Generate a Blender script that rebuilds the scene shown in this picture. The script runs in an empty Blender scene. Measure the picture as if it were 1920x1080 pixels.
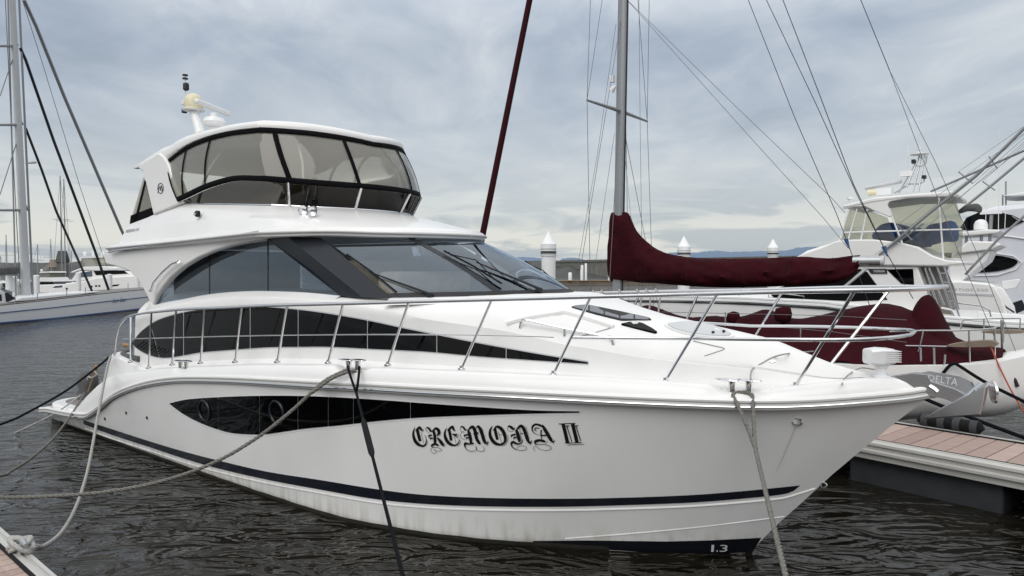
import bpy, bmesh, math, random
from math import sin, cos, pi, radians, sqrt, atan2
from mathutils import Vector, Matrix
random.seed(7)
scene = bpy.context.scene
COL = scene.collection

# ------------------------------------------------------------------ camera
F_PX, HOR, CAM_H = 1332.0, 505.0, 3.5          # focal length and horizon row in photo pixels, eye height in m
PITCH = math.atan((540 - HOR) / F_PX)
cam_d = bpy.data.cameras.new('camera'); cam = bpy.data.objects.new('camera', cam_d); COL.objects.link(cam)
cam_d.sensor_width = 36.0; cam_d.lens = F_PX / 1920 * 36.0
cam_d.clip_start = 0.05; cam_d.clip_end = 60000
cam.location = (0, 0, CAM_H); cam.rotation_euler = (pi / 2 - PITCH, 0, 0)
scene.camera = cam

# ------------------------------------------------------------------ view
scene.render.engine = 'CYCLES'
scene.view_settings.view_transform = 'Standard'
scene.view_settings.look = 'None'
scene.view_settings.gamma = 1.0
scene.view_settings.exposure = 0.15

# ------------------------------------------------------------------ overcast sky and a weak wide sun
SUN_EL, SUN_AZ = radians(42), radians(200)      # azimuth clockwise from +Y
w = bpy.data.worlds.new('World'); scene.world = w; w.use_nodes = True
nt = w.node_tree; N = nt.nodes; L = nt.links; N.clear()
def nn(t, **k):
    n = N.new(t)
    for a, b in k.items(): setattr(n, a, b)
    return n
out = nn('ShaderNodeOutputWorld'); bg = nn('ShaderNodeBackground'); bg.inputs[1].default_value = 1.0
L.new(bg.outputs[0], out.inputs[0])
sky = nn('ShaderNodeTexSky', sky_type='NISHITA', sun_disc=False, sun_elevation=SUN_EL, sun_rotation=SUN_AZ)
sky.air_density = 1.2; sky.dust_density = 2.0
skym = nn('ShaderNodeVectorMath', operation='SCALE'); skym.inputs[3].default_value = 0.1
L.new(sky.outputs[0], skym.inputs[0])
tc = nn('ShaderNodeTexCoord'); sep = nn('ShaderNodeSeparateXYZ'); L.new(tc.outputs['Generated'], sep.inputs[0])
def mth(op, a, b=None, c=None, clamp=False):
    n = nn('ShaderNodeMath', operation=op, use_clamp=clamp)
    for i, v in enumerate((a, b, c)):
        if v is None: continue
        if isinstance(v, (int, float)): n.inputs[i].default_value = v
        else: L.new(v, n.inputs[i])
    return n.outputs[0]
def ramp(fac, stops):
    n = nn('ShaderNodeValToRGB'); L.new(fac, n.inputs[0]); e = n.color_ramp.elements
    while len(e) < len(stops): e.new(0.5)
    for el, (p, c) in zip(e, stops):
        el.position = p; el.color = (c[0], c[1], c[2], 1)
    return n.outputs[0]
def mixc(fac, a, b, bt='MIX'):
    n = nn('ShaderNodeMix', data_type='RGBA', blend_type=bt)
    if isinstance(fac, (int, float)): n.inputs[0].default_value = fac
    else: L.new(fac, n.inputs[0])
    for i, v in ((6, a), (7, b)):
        if isinstance(v, tuple): n.inputs[i].default_value = (*v, 1)
        else: L.new(v, n.inputs[i])
    return n.outputs[2]
zup = mth('MAXIMUM', sep.outputs[2], 0.0)
den = mth('ADD', zup, 0.13)
comb = nn('ShaderNodeCombineXYZ')                # direction projected on a cloud layer overhead
L.new(mth('DIVIDE', sep.outputs[0], den), comb.inputs[0]); L.new(mth('DIVIDE', sep.outputs[1], den), comb.inputs[1])
def noise(vec, scale, detail=6, rough=0.55, dist=0.0, lac=2.0):
    n = nn('ShaderNodeTexNoise'); n.inputs['Scale'].default_value = scale; n.inputs['Detail'].default_value = detail
    n.inputs['Roughness'].default_value = rough; n.inputs['Distortion'].default_value = dist
    L.new(vec, n.inputs['Vector']); return n.outputs[0]
mapn = nn('ShaderNodeMapping'); mapn.inputs['Rotation'].default_value = (0, 0, radians(24)); mapn.inputs['Scale'].default_value = (1.0, 0.62, 1)
mapn.inputs['Location'].default_value = (3.1, 1.7, 0)
L.new(comb.outputs[0], mapn.inputs[0])
big = noise(mapn.outputs[0], 0.72, 5, 0.5, 0.4)
mid = noise(mapn.outputs[0], 2.3, 8, 0.56, 0.5)
cl = mth('ADD', mth('MULTIPLY', big, 0.46), mth('MULTIPLY', mid, 0.54))
# stratus underside: darker blue-grey bellies, paler thin parts
strat = ramp(cl, [(0.35, (0.30, 0.355, 0.435)), (0.45, (0.385, 0.445, 0.53)), (0.54, (0.50, 0.55, 0.615)), (0.64, (0.66, 0.69, 0.71))])
# paler, warmer band of cloud low down, with flat grey cloud bars
low = ramp(zup, [(0.0, (0.52, 0.56, 0.58)), (0.035, (0.70, 0.705, 0.655)), (0.10, (0.64, 0.665, 0.655)), (0.22, (0.47, 0.525, 0.57))])
lmap = nn('ShaderNodeMapping'); lmap.inputs['Scale'].default_value = (2.0, 2.0, 11.0); L.new(tc.outputs['Generated'], lmap.inputs[0])
bars = noise(lmap.outputs[0], 2.2, 7, 0.58, 0.6)
barf = ramp(bars, [(0.50, (0, 0, 0)), (0.58, (1, 1, 1))])
barh = ramp(zup, [(0.0, (0.75, 0.75, 0.75)), (0.07, (0.6, 0.6, 0.6)), (0.16, (0, 0, 0))])
low2 = mixc(mth('MULTIPLY', barf, barh), low, (0.335, 0.40, 0.465))
fac = ramp(zup, [(0.05, (0.0, 0.0, 0.0)), (0.18, (0.62, 0.62, 0.62)), (0.32, (1, 1, 1))])
cloud = mixc(fac, low2, strat)
# overcast luminance grows towards the zenith
zen = nn('ShaderNodeMapRange'); zen.inputs[1].default_value = 0.3; zen.inputs[2].default_value = 1.0
zen.inputs[3].default_value = 1.0; zen.inputs[4].default_value = 2.3; L.new(zup, zen.inputs[0])
cl2 = nn('ShaderNodeVectorMath', operation='SCALE'); L.new(cloud, cl2.inputs[0]); L.new(zen.outputs[0], cl2.inputs[3])
cover = mth('MULTIPLY', 0.93, 1.0)
cl3 = nn('ShaderNodeVectorMath', operation='MULTIPLY'); L.new(cl2.outputs[0], cl3.inputs[0]); cl3.inputs[1].default_value = (1.0, 1.0, 1.0)
zw = nn('ShaderNodeMapRange'); zw.inputs[1].default_value = 0.3; zw.inputs[2].default_value = 0.7; zw.inputs[4].default_value = 0.75; L.new(zup, zw.inputs[0])
neu = mixc(zw.outputs[0], cl3.outputs[0], (1.02, 1.01, 0.985))      # thick cloud overhead is neutral grey-white
fin = mixc(0.93, skym.outputs[0], neu)
L.new(fin, bg.inputs[0])

sun_d = bpy.data.lights.new('sun', 'SUN'); sun_d.energy = 1.4; sun_d.angle = radians(50); sun_d.color = (1.0, 0.97, 0.92)
sun = bpy.data.objects.new('sun', sun_d); COL.objects.link(sun)
sd = Vector((sin(SUN_AZ) * cos(SUN_EL), cos(SUN_AZ) * cos(SUN_EL), sin(SUN_EL)))
sun.rotation_euler = (-sd).to_track_quat('-Z', 'Y').to_euler(); sun.location = sd * 60

# ------------------------------------------------------------------ geometry helpers
def obj(name, mesh, parent=None):
    o = bpy.data.objects.new(name, mesh); COL.objects.link(o)
    if parent is not None: o.parent = parent
    return o
def mk(name, v, f, mat, parent=None, smooth=True, sharp=35, mats=None, fm=None):
    me = bpy.data.meshes.new(name); me.from_pydata([tuple(p) for p in v], [], f); me.update()
    if mats:
        for m in mats: me.materials.append(m)
        me.polygons.foreach_set('material_index', fm)
    else: me.materials.append(mat)
    bm = bmesh.new(); bm.from_mesh(me)
    bmesh.ops.remove_doubles(bm, verts=bm.verts, dist=1e-5)
    bmesh.ops.recalc_face_normals(bm, faces=bm.faces)
    bm.to_mesh(me); bm.free()
    if smooth:
        me.polygons.foreach_set('use_smooth', [True] * len(me.polygons))
        me.set_sharp_from_angle(angle=radians(sharp))
    return obj(name, me, parent)
def empty(name, loc, rz=0.0):
    o = bpy.data.objects.new(name, None); COL.objects.link(o); o.location = loc; o.rotation_euler = (0, 0, rz)
    o.empty_display_size = 0.3; return o
def tag(o, label=None, cat=None, group=None, kind=None):
    for k, v in (('label', label), ('category', cat), ('group', group), ('kind', kind)):
        if v: o[k] = v
    return o
class MB:
    def __init__(s): s.v = []; s.f = []
    def add(s, v, f):
        o = len(s.v); s.v += [tuple(p) for p in v]; s.f += [tuple(i + o for i in q) for q in f]; return s
    def build(s, name, mat, parent=None, **k): return mk(name, s.v, s.f, mat, parent, **k)
    def tube(s, pts, r, n=8, closed=False, cap=True):
        s.add(*tube_geo(pts, r, n, closed, cap)); return s
    def box(s, c, d, rot=None):
        v, f = box_geo(c, d, rot); s.add(v, f); return s
    def lathe(s, prof, c=(0, 0, 0), n=20, axis=(0, 0, 1)):
        s.add(*lathe_geo(prof, c, n, axis)); return s
    def prism(s, poly, off):
        s.add(*prism_geo(poly, off)); return s
def tube_geo(pts, r, n=8, closed=False, cap=True):
    P = [Vector(p) for p in pts]; m = len(P); R = r if isinstance(r, (list, tuple)) else [r] * m
    v, f = [], []; up = None
    for i in range(m):
        a = P[(i - 1) % m] if (closed or i > 0) else P[i]; b = P[(i + 1) % m] if (closed or i < m - 1) else P[i]
        t = (b - a)
        t = t.normalized() if t.length > 1e-9 else Vector((0, 0, 1))
        if up is None:
            up = Vector((0, 0, 1)) if abs(t.z) < 0.9 else Vector((1, 0, 0))
        x = up - t * up.dot(t)
        if x.length < 1e-6: x = t.orthogonal()
        x.normalize(); up = x; y = t.cross(x)
        for k in range(n):
            an = 2 * pi * k / n; v.append(P[i] + (x * cos(an) + y * sin(an)) * R[i])
    for i in range(m if closed else m - 1):
        j = (i + 1) % m
        for k in range(n): f.append((i * n + k, i * n + (k + 1) % n, j * n + (k + 1) % n, j * n + k))
    if cap and not closed:
        f.append(tuple(range(n - 1, -1, -1))); f.append(tuple((m - 1) * n + k for k in range(n)))
    return v, f
def box_geo(c, d, rot=None):
    c = Vector(c); v = []
    for x in (-1, 1):
        for y in (-1, 1):
            for z in (-1, 1):
                p = Vector((x * d[0] / 2, y * d[1] / 2, z * d[2] / 2))
                if rot is not None: p = rot @ p
                v.append(c + p)
    return v, [(0, 1, 3, 2), (4, 6, 7, 5), (0, 4, 5, 1), (2, 3, 7, 6), (0, 2, 6, 4), (1, 5, 7, 3)]
def lathe_geo(prof, c=(0, 0, 0), n=20, axis=(0, 0, 1)):
    c = Vector(c); a = Vector(axis).normalized(); x = a.orthogonal().normalized(); y = a.cross(x); v, f = [], []
    for (r, h) in prof:
        for k in range(n):
            an = 2 * pi * k / n; v.append(c + a * h + (x * cos(an) + y * sin(an)) * max(r, 1e-4))
    for i in range(len(prof) - 1):
        for k in range(n): f.append((i * n + k, i * n + (k + 1) % n, (i + 1) * n + (k + 1) % n, (i + 1) * n + k))
    f.append(tuple(range(n - 1, -1, -1))); f.append(tuple((len(prof) - 1) * n + k for k in range(n)))
    return v, f
def prism_geo(poly, off):
    P = [Vector(p) for p in poly]; o = Vector(off); n = len(P)
    return P + [p + o for p in P], [tuple(range(n - 1, -1, -1)), tuple(range(n, 2 * n))] + [(i, (i + 1) % n, n + (i + 1) % n, n + i) for i in range(n)]
def catmull(pts, k=6, closed=False):
    P = [Vector(p) for p in pts]; n = len(P); res = []
    for i in range(n if closed else n - 1):
        if closed: a, b, c, d = P[i - 1], P[i], P[(i + 1) % n], P[(i + 2) % n]
        else: b, c = P[i], P[i + 1]; a = P[i - 1] if i else b * 2 - c; d = P[i + 2] if i + 2 < n else c * 2 - b
        for j in range(k):
            t = j / k
            res.append(0.5 * ((2 * b) + (c - a) * t + (2 * a - 5 * b + 4 * c - d) * t * t + (3 * b - a - 3 * c + d) * t ** 3))
    if not closed: res.append(P[-1])
    return res
def lerp(a, b, t): return a + (b - a) * t
def interp(x, T):
    if x <= T[0][0]: return T[0][1]
    for (a, b), (c, d) in zip(T, T[1:]):
        if x <= c: return b + (d - b) * (x - a) / (c - a) if c > a else d
    return T[-1][1]
def smooth_tab(T, k=5):
    q = catmull([(a, b, 0) for a, b in T], k)
    r = [(p.x, p.y) for p in q]
    return [r[0]] + [b for a, b in zip(r, r[1:]) if b[0] > a[0] + 1e-6]
def loft(rows, closed_v=False):
    n = len(rows[0]); v = [p for r in rows for p in r]; f = []
    for i in range(len(rows) - 1):
        for k in range(n - 1): f.append((i * n + k, i * n + k + 1, (i + 1) * n + k + 1, (i + 1) * n + k))
    return v, f

# ------------------------------------------------------------------ photo pixel -> ray -> point on a known plane of a boat
CT, ST = cos(PITCH), sin(PITCH)
def ray(px, py):
    u = (px - 960) / F_PX; v = (540 - py) / F_PX
    return (u, CT + v * ST, v * CT - ST)
def ground(px, py, z=0.0):
    d = ray(px, py); t = (z - CAM_H) / d[2]; return Vector((d[0] * t, d[1] * t, z))
def at_depth(px, py, dep):
    d = ray(px, py); t = dep / d[1]; return Vector((d[0] * t, dep, CAM_H + d[2] * t))
class Frame:
    """boat frame: x along the boat, s towards the camera side (starboard), z up"""
    def __init__(s, O, deg):
        a = radians(deg); s.O = O; s.fw = (cos(a), -sin(a)); s.sb = (-sin(a), -cos(a)); s.rz = -a
    def xs(s, X, Y):
        dx, dy = X - s.O[0], Y - s.O[1]
        return dx * s.fw[0] + dy * s.fw[1], dx * s.sb[0] + dy * s.sb[1]
    def P(s, px, py, ss):
        d = ray(px, py); t = (ss + s.O[0] * s.sb[0] + s.O[1] * s.sb[1]) / (d[0] * s.sb[0] + d[1] * s.sb[1])
        x, _ = s.xs(d[0] * t, d[1] * t); return x, ss, CAM_H + d[2] * t
    def X(s, px, py, xx):
        d = ray(px, py); t = (xx + s.O[0] * s.fw[0] + s.O[1] * s.fw[1]) / (d[0] * s.fw[0] + d[1] * s.fw[1])
        _, q = s.xs(d[0] * t, d[1] * t); return xx, q, CAM_H + d[2] * t
    def Z(s, px, py, z):
        g = ground(px, py, z); x, q = s.xs(g.x, g.y); return x, q, z
    def proj(s, x, q, z):
        X = s.O[0] + x * s.fw[0] + q * s.sb[0]; Y = s.O[1] + x * s.fw[1] + q * s.sb[1]; Zc = z - CAM_H
        f = Y * CT - Zc * ST; u = Y * ST + Zc * CT
        return 960 + F_PX * X / f, 540 - F_PX * u / f, f
    def zfit(s, x, q, T, z=2.0):
        for _ in range(12):
            px, py, f = s.proj(x, q, z); z += (py - interp(px, T)) * f / F_PX
        return z
    def plan(s, px, py, B):
        q = 1.5
        for _ in range(60): q = 0.5 * q + 0.5 * B(s.P(px, py, q)[0])
        return s.P(px, py, q)
    def _cross(s, f, q0, q1, n):
        """first sign change of f going from the camera side inward"""
        pa, fa = q0, f(q0)
        for i in range(1, n + 1):
            pb = q0 + (q1 - q0) * i / n; fb = f(pb)
            if fa > 0 >= fb:
                for _ in range(16):
                    m = (pa + pb) / 2
                    if f(m) > 0: pa = m
                    else: pb = m
                return (pa + pb) / 2
            pa, fa = pb, fb
        return None
    def surf(s, px, py, S, q=1.5):
        """ray against a side surface S(x, z) -> s"""
        def f(qq):
            x, _, z = s.P(px, py, qq); return qq - S(x, z)
        r = s._cross(f, 3.4, -0.6, 20)
        return s.P(px, py, 0.0 if r is None else r)
    def top(s, px, py, T):
        """ray against a top surface T(x, s) -> z"""
        def f(qq):
            x, _, z = s.P(px, py, qq); return z - T(x, qq)
        r = s._cross(f, 2.6, -2.6, 90)
        return s.P(px, py, 0.0 if r is None else r)
def V(t): return Vector((t[0], -t[1], t[2]))      # (x, starboard, z) -> boat-local xyz (y to port)
# ------------------------------------------------------------------ materials
def mat(name, col, rough=0.5, metal=0.0, coat=0.0, spec=0.5, var=0.0, vscale=4.0, bump=0.0, bscale=60.0, bdist=0.01, stretch=(1, 1, 1), streak=0.0, dark=None):
    m = bpy.data.materials.new(name); m.use_nodes = True; t = m.node_tree; b = t.nodes['Principled BSDF']
    b.inputs['Base Color'].default_value = (*col, 1); b.inputs['Roughness'].default_value = rough; b.inputs['Metallic'].default_value = metal
    b.inputs['Coat Weight'].default_value = coat; b.inputs['Coat Roughness'].default_value = 0.08; b.inputs['Specular IOR Level'].default_value = spec
    tcn = t.nodes.new('ShaderNodeTexCoord'); mp = t.nodes.new('ShaderNodeMapping'); mp.inputs['Scale'].default_value = stretch
    t.links.new(tcn.outputs['Object'], mp.inputs[0])
    if var > 0:
        n = t.nodes.new('ShaderNodeTexNoise'); n.inputs['Scale'].default_value = vscale; n.inputs['Detail'].default_value = 5; n.inputs['Roughness'].default_value = 0.6
        t.links.new(mp.outputs[0], n.inputs[0])
        r = t.nodes.new('ShaderNodeValToRGB'); r.color_ramp.elements[0].position = 0.3; r.color_ramp.elements[1].position = 0.72
        dk = dark or tuple(c * (1 - var) for c in col)
        r.color_ramp.elements[0].color = (*dk, 1); r.color_ramp.elements[1].color = (*[min(1, c * (1 + var * 0.35)) for c in col], 1)
        t.links.new(n.outputs[0], r.inputs[0]); t.links.new(r.outputs[0], b.inputs['Base Color'])
        rr = t.nodes.new('ShaderNodeMapRange'); rr.inputs[3].default_value = rough * 0.8; rr.inputs[4].default_value = min(1, rough * 1.25)
        t.links.new(n.outputs[0], rr.inputs[0]); t.links.new(rr.outputs[0], b.inputs['Roughness'])
    if bump > 0:
        n = t.nodes.new('ShaderNodeTexNoise'); n.inputs['Scale'].default_value = bscale; n.inputs['Detail'].default_value = 4
        t.links.new(mp.outputs[0], n.inputs[0])
        bp = t.nodes.new('ShaderNodeBump'); bp.inputs['Strength'].default_value = bump; bp.inputs['Distance'].default_value = bdist
        t.links.new(n.outputs[0], bp.inputs['Height']); t.links.new(bp.outputs[0], b.inputs['Normal'])
    return m
def glass(name, tint, refl=1.0, rough=0.01, haze=None, hz=0.0, ior=1.5):
    """thin pane: tinted see-through, mirror by Fresnel, optional milky haze"""
    m = bpy.data.materials.new(name); m.use_nodes = True; t = m.node_tree; t.nodes.clear()
    o = t.nodes.new('ShaderNodeOutputMaterial'); tr = t.nodes.new('ShaderNodeBsdfTransparent'); tr.inputs[0].default_value = (*tint, 1)
    gl = t.nodes.new('ShaderNodeBsdfGlossy'); gl.inputs['Roughness'].default_value = rough; gl.inputs[0].default_value = (*((refl,) * 3 if isinstance(refl, (int, float)) else refl), 1)
    fr = t.nodes.new('ShaderNodeFresnel'); fr.inputs[0].default_value = ior
    base = tr
    if haze:
        df = t.nodes.new('ShaderNodeBsdfDiffuse'); df.inputs[0].default_value = (*haze, 1)
        tl = t.nodes.new('ShaderNodeBsdfTranslucent'); tl.inputs[0].default_value = (*haze, 1)
        a = t.nodes.new('ShaderNodeMixShader'); a.inputs[0].default_value = 0.5; t.links.new(df.outputs[0], a.inputs[1]); t.links.new(tl.outputs[0], a.inputs[2])
        mx = t.nodes.new('ShaderNodeMixShader'); mx.inputs[0].default_value = hz; t.links.new(tr.outputs[0], mx.inputs[1]); t.links.new(a.outputs[0], mx.inputs[2]); base = mx
    mx = t.nodes.new('ShaderNodeMixShader'); t.links.new(fr.outputs[0], mx.inputs[0]); t.links.new(base.outputs[0], mx.inputs[1]); t.links.new(gl.outputs[0], mx.inputs[2])
    t.links.new(mx.outputs[0], o.inputs[0]); return m
M = {}
M['gel'] = mat('white_gelcoat', (0.79, 0.785, 0.77), 0.30, coat=0.3, var=0.05, vscale=0.9)
M['hullgel'] = mat('hull_gelcoat', (0.775, 0.77, 0.755), 0.2, coat=0.5, var=0.05, vscale=1.2, stretch=(1, 1, 0.35))
M['deck'] = mat('deck_gelcoat', (0.80, 0.795, 0.78), 0.45, var=0.05, vscale=1.6, bump=0.06, bscale=220)
M['cream'] = mat('cream_plastic', (0.72, 0.66, 0.46), 0.4, var=0.1, vscale=6)
M['white'] = mat('white_paint', (0.80, 0.80, 0.80), 0.35, coat=0.2, var=0.04)
M['navy'] = mat('navy_stripe', (0.006, 0.008, 0.014), 0.25, coat=0.3)
M['blackpaint'] = mat('black_vinyl_lettering', (0.004, 0.004, 0.005), 0.4)
M['antifoul'] = mat('navy_antifouling', (0.004, 0.005, 0.009), 0.7, spec=0.2, var=0.4, vscale=9)
M['weed'] = mat('waterline_growth', (0.02, 0.018, 0.012), 0.9, var=0.6, vscale=14, bump=0.8, bscale=60)
M['blackglass'] = mat('black_glass', (0.0015, 0.0017, 0.0022), 0.03, spec=0.22)
M['blackmatt'] = mat('black_trim', (0.008, 0.008, 0.01), 0.55, var=0.3, vscale=20)
M['pillar'] = mat('dark_pillar', (0.013, 0.016, 0.022), 0.3, spec=0.35)
M['canvas_black'] = mat('black_canvas', (0.0035, 0.0037, 0.0045), 0.9, spec=0.1, var=0.35, vscale=8, bump=0.35, bscale=35, bdist=0.02)
M['steel'] = mat('polished_steel', (0.74, 0.74, 0.75), 0.2, metal=1.0)
M['chrome'] = mat('chrome', (0.75, 0.75, 0.76), 0.06, metal=1.0)
M['rubber'] = mat('black_rubber', (0.005, 0.005, 0.006), 0.7, spec=0.2)
M['rubrail'] = mat('rub_rail_vinyl', (0.42, 0.42, 0.41), 0.4)
M['seam'] = mat('dark_seam', (0.30, 0.30, 0.29), 0.6)
M['greyglass'] = mat('grey_deck_glass', (0.11, 0.12, 0.135), 0.08, coat=0.5)
M['kerb'] = mat('anodised_kerb', (0.55, 0.54, 0.51), 0.42, metal=0.25, var=0.12, vscale=4, stretch=(0.3, 3, 3))
M['stain'] = mat('rust_stain', (0.64, 0.625, 0.595), 0.4, var=0.1, vscale=12)
M['teak'] = mat('teak', (0.36, 0.21, 0.10), 0.6, var=0.35, vscale=3, stretch=(1, 14, 14))
M['greyteak'] = mat('weathered_decking', (0.22, 0.21, 0.20), 0.8, var=0.3, vscale=6)
M['beige'] = mat('beige_upholstery', (0.78, 0.68, 0.52), 0.8, var=0.15, vscale=6)
M['interior'] = mat('salon_interior', (0.20, 0.185, 0.165), 0.8, var=0.2)
M['blind'] = mat('white_blind', (0.62, 0.62, 0.60), 0.8, var=0.08)
M['tint'] = glass('salon_glass', (0.54, 0.61, 0.70), (0.82, 0.92, 1.0), ior=2.05)
M['wind'] = glass('windshield_glass', (0.56, 0.61, 0.69), (0.80, 0.90, 1.0), ior=2.35)
M['smoke'] = glass('smoked_acrylic', (0.14, 0.125, 0.11), 0.55)
M['vinyl'] = glass('clear_vinyl', (0.90, 0.88, 0.80), 0.8, 0.05, (0.84, 0.81, 0.71), 0.36)
M['clearvinyl'] = glass('clear_pvc', (0.88, 0.88, 0.84), 0.8, 0.03, (0.7, 0.69, 0.62), 0.04)
M['burg'] = mat('burgundy_canvas', (0.034, 0.0026, 0.006), 0.9, spec=0.12, var=0.35, vscale=2.5, bump=0.5, bscale=9, bdist=0.05)
M['bluecanvas'] = mat('blue_canvas', (0.012, 0.07, 0.27), 0.85, spec=0.2, var=0.3, vscale=2, bump=0.4, bscale=6, bdist=0.05)
M['greycanvas'] = mat('grey_canvas', (0.10, 0.10, 0.10), 0.9, var=0.3, vscale=3, bump=0.4, bscale=10, bdist=0.04)
M['alu'] = mat('aluminium', (0.50, 0.51, 0.52), 0.38, metal=0.85, var=0.1, vscale=5)
M['mast'] = mat('grey_mast', (0.27, 0.28, 0.29), 0.4, metal=0.2, var=0.05, vscale=1)
M['wire'] = mat('rigging_wire', (0.16, 0.165, 0.17), 0.45, metal=0.5)
M['blackwire'] = mat('black_stay', (0.012, 0.013, 0.018), 0.5)
M['maroonsleeve'] = mat('maroon_sail_sleeve', (0.035, 0.003, 0.006), 0.8, spec=0.2, var=0.3, vscale=6)
M['rope'] = mat('grey_rope', (0.20, 0.19, 0.17), 0.9, var=0.45, vscale=40, bump=0.9, bscale=90, bdist=0.01)
M['ropew'] = mat('pale_rope', (0.42, 0.41, 0.39), 0.9, var=0.3, vscale=30, bump=0.8, bscale=90, bdist=0.01)
M['ropeb'] = mat('black_rope', (0.004, 0.0045, 0.007), 0.9, spec=0.15, var=0.3, vscale=30, bump=0.6, bscale=90)
M['orange'] = mat('orange_rope', (0.42, 0.10, 0.05), 0.9)
M['concrete'] = mat('breakwater_concrete', (0.17, 0.165, 0.15), 0.9, var=0.35, vscale=0.5, stretch=(1, 1, 0.3), bump=0.4, bscale=3, bdist=0.1)
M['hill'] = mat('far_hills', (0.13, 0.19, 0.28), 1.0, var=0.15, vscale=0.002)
M['float'] = mat('pontoon_float', (0.03, 0.034, 0.038), 0.7, var=0.35, vscale=3)
M['plank'] = mat('composite_plank', (0.36, 0.262, 0.225), 0.75, var=0.2, vscale=3, stretch=(1, 9, 9), bump=0.25, bscale=18)
M['plank2'] = mat('composite_plank_pale', (0.43, 0.325, 0.28), 0.75, var=0.2, vscale=3, stretch=(1, 9, 9), bump=0.25, bscale=18)
M['plank3'] = mat('composite_plank_brown', (0.31, 0.222, 0.19), 0.75, var=0.2, vscale=3, stretch=(1, 9, 9), bump=0.25, bscale=18)
M['wood'] = mat('pier_timber', (0.34, 0.24, 0.13), 0.8, var=0.4, vscale=2, stretch=(0.2, 3, 3))
M['lightgrey'] = mat('light_grey_paint', (0.55, 0.56, 0.57), 0.4, var=0.06)
M['lavender'] = mat('pale_grey_hull', (0.66, 0.67, 0.72), 0.3, coat=0.3, var=0.06)
M['bluestripe'] = mat('blue_stripe', (0.03, 0.08, 0.2), 0.4)
M['land'] = mat('far_shore', (0.07, 0.075, 0.07), 0.9, var=0.5, vscale=0.05)
M['tanroof'] = mat('far_roof', (0.22, 0.17, 0.13), 0.9, var=0.3, vscale=0.4)

def dress_hull(m):
    """faint waterline scum in vertical runs, and the slow waviness of a moulded hull"""
    t = m.node_tree; b = t.nodes['Principled BSDF']; src = b.inputs['Base Color'].links[0].from_socket
    tcn = t.nodes.new('ShaderNodeTexCoord'); sp = t.nodes.new('ShaderNodeSeparateXYZ'); t.links.new(tcn.outputs['Object'], sp.inputs[0])
    mr = t.nodes.new('ShaderNodeMapRange'); mr.inputs[1].default_value = 0.42; mr.inputs[2].default_value = 0.02; t.links.new(sp.outputs[2], mr.inputs[0])
    mp = t.nodes.new('ShaderNodeMapping'); mp.inputs['Scale'].default_value = (9, 9, 0.5); t.links.new(tcn.outputs['Object'], mp.inputs[0])
    n = t.nodes.new('ShaderNodeTexNoise'); n.inputs['Scale'].default_value = 1.0; n.inputs['Detail'].default_value = 4; t.links.new(mp.outputs[0], n.inputs[0])
    rp = t.nodes.new('ShaderNodeValToRGB'); rp.color_ramp.elements[0].position = 0.42; rp.color_ramp.elements[1].position = 0.72; t.links.new(n.outputs[0], rp.inputs[0])
    mu = t.nodes.new('ShaderNodeMath'); mu.operation = 'MULTIPLY'; t.links.new(mr.outputs[0], mu.inputs[0]); t.links.new(rp.outputs[0], mu.inputs[1])
    mx = t.nodes.new('ShaderNodeMix'); mx.data_type = 'RGBA'; t.links.new(mu.outputs[0], mx.inputs[0]); t.links.new(src, mx.inputs[6]); mx.inputs[7].default_value = (0.50, 0.46, 0.37, 1); t.links.new(mx.outputs[2], b.inputs['Base Color'])
    n2 = t.nodes.new('ShaderNodeTexNoise'); n2.inputs['Scale'].default_value = 1.1; n2.inputs['Detail'].default_value = 1; t.links.new(tcn.outputs['Object'], n2.inputs[0])
    bp = t.nodes.new('ShaderNodeBump'); bp.inputs['Strength'].default_value = 0.6; bp.inputs['Distance'].default_value = 0.03; t.links.new(n2.outputs[0], bp.inputs['Height']); t.links.new(bp.outputs[0], b.inputs['Coat Normal'])
dress_hull(M['hullgel'])
def water_mat():
    m = bpy.data.materials.new('harbour_water'); m.use_nodes = True; t = m.node_tree; b = t.nodes['Principled BSDF']
    b.inputs['Base Color'].default_value = (0.011, 0.0095, 0.0062, 1); b.inputs['Roughness'].default_value = 0.04; b.inputs['IOR'].default_value = 1.42
    g = t.nodes.new('ShaderNodeNewGeometry')
    prev = None
    for sc, st, dist, det, di in ((0.45, (1.0, 1.7, 1), 0.26, 2, 0.6), (1.15, (1.0, 2.1, 1), 0.21, 2, 1.4), (4.4, (1, 1.9, 1), 0.014, 2, 0.9)):
        mp = t.nodes.new('ShaderNodeMapping'); mp.inputs['Rotation'].default_value = (0, 0, radians(12)); mp.inputs['Scale'].default_value = st
        t.links.new(g.outputs['Position'], mp.inputs[0])
        n = t.nodes.new('ShaderNodeTexNoise'); n.inputs['Scale'].default_value = sc; n.inputs['Detail'].default_value = det; n.inputs['Distortion'].default_value = di
        n.inputs['Roughness'].default_value = 0.5
        t.links.new(mp.outputs[0], n.inputs[0])
        bp = t.nodes.new('ShaderNodeBump'); bp.inputs['Strength'].default_value = 1.0; bp.inputs['Distance'].default_value = dist
        t.links.new(n.outputs[0], bp.inputs['Height'])
        if prev: t.links.new(prev.outputs[0], bp.inputs['Normal'])
        prev = bp
    t.links.new(prev.outputs[0], b.inputs['Normal'])
    return m
M['water'] = water_mat()

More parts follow.
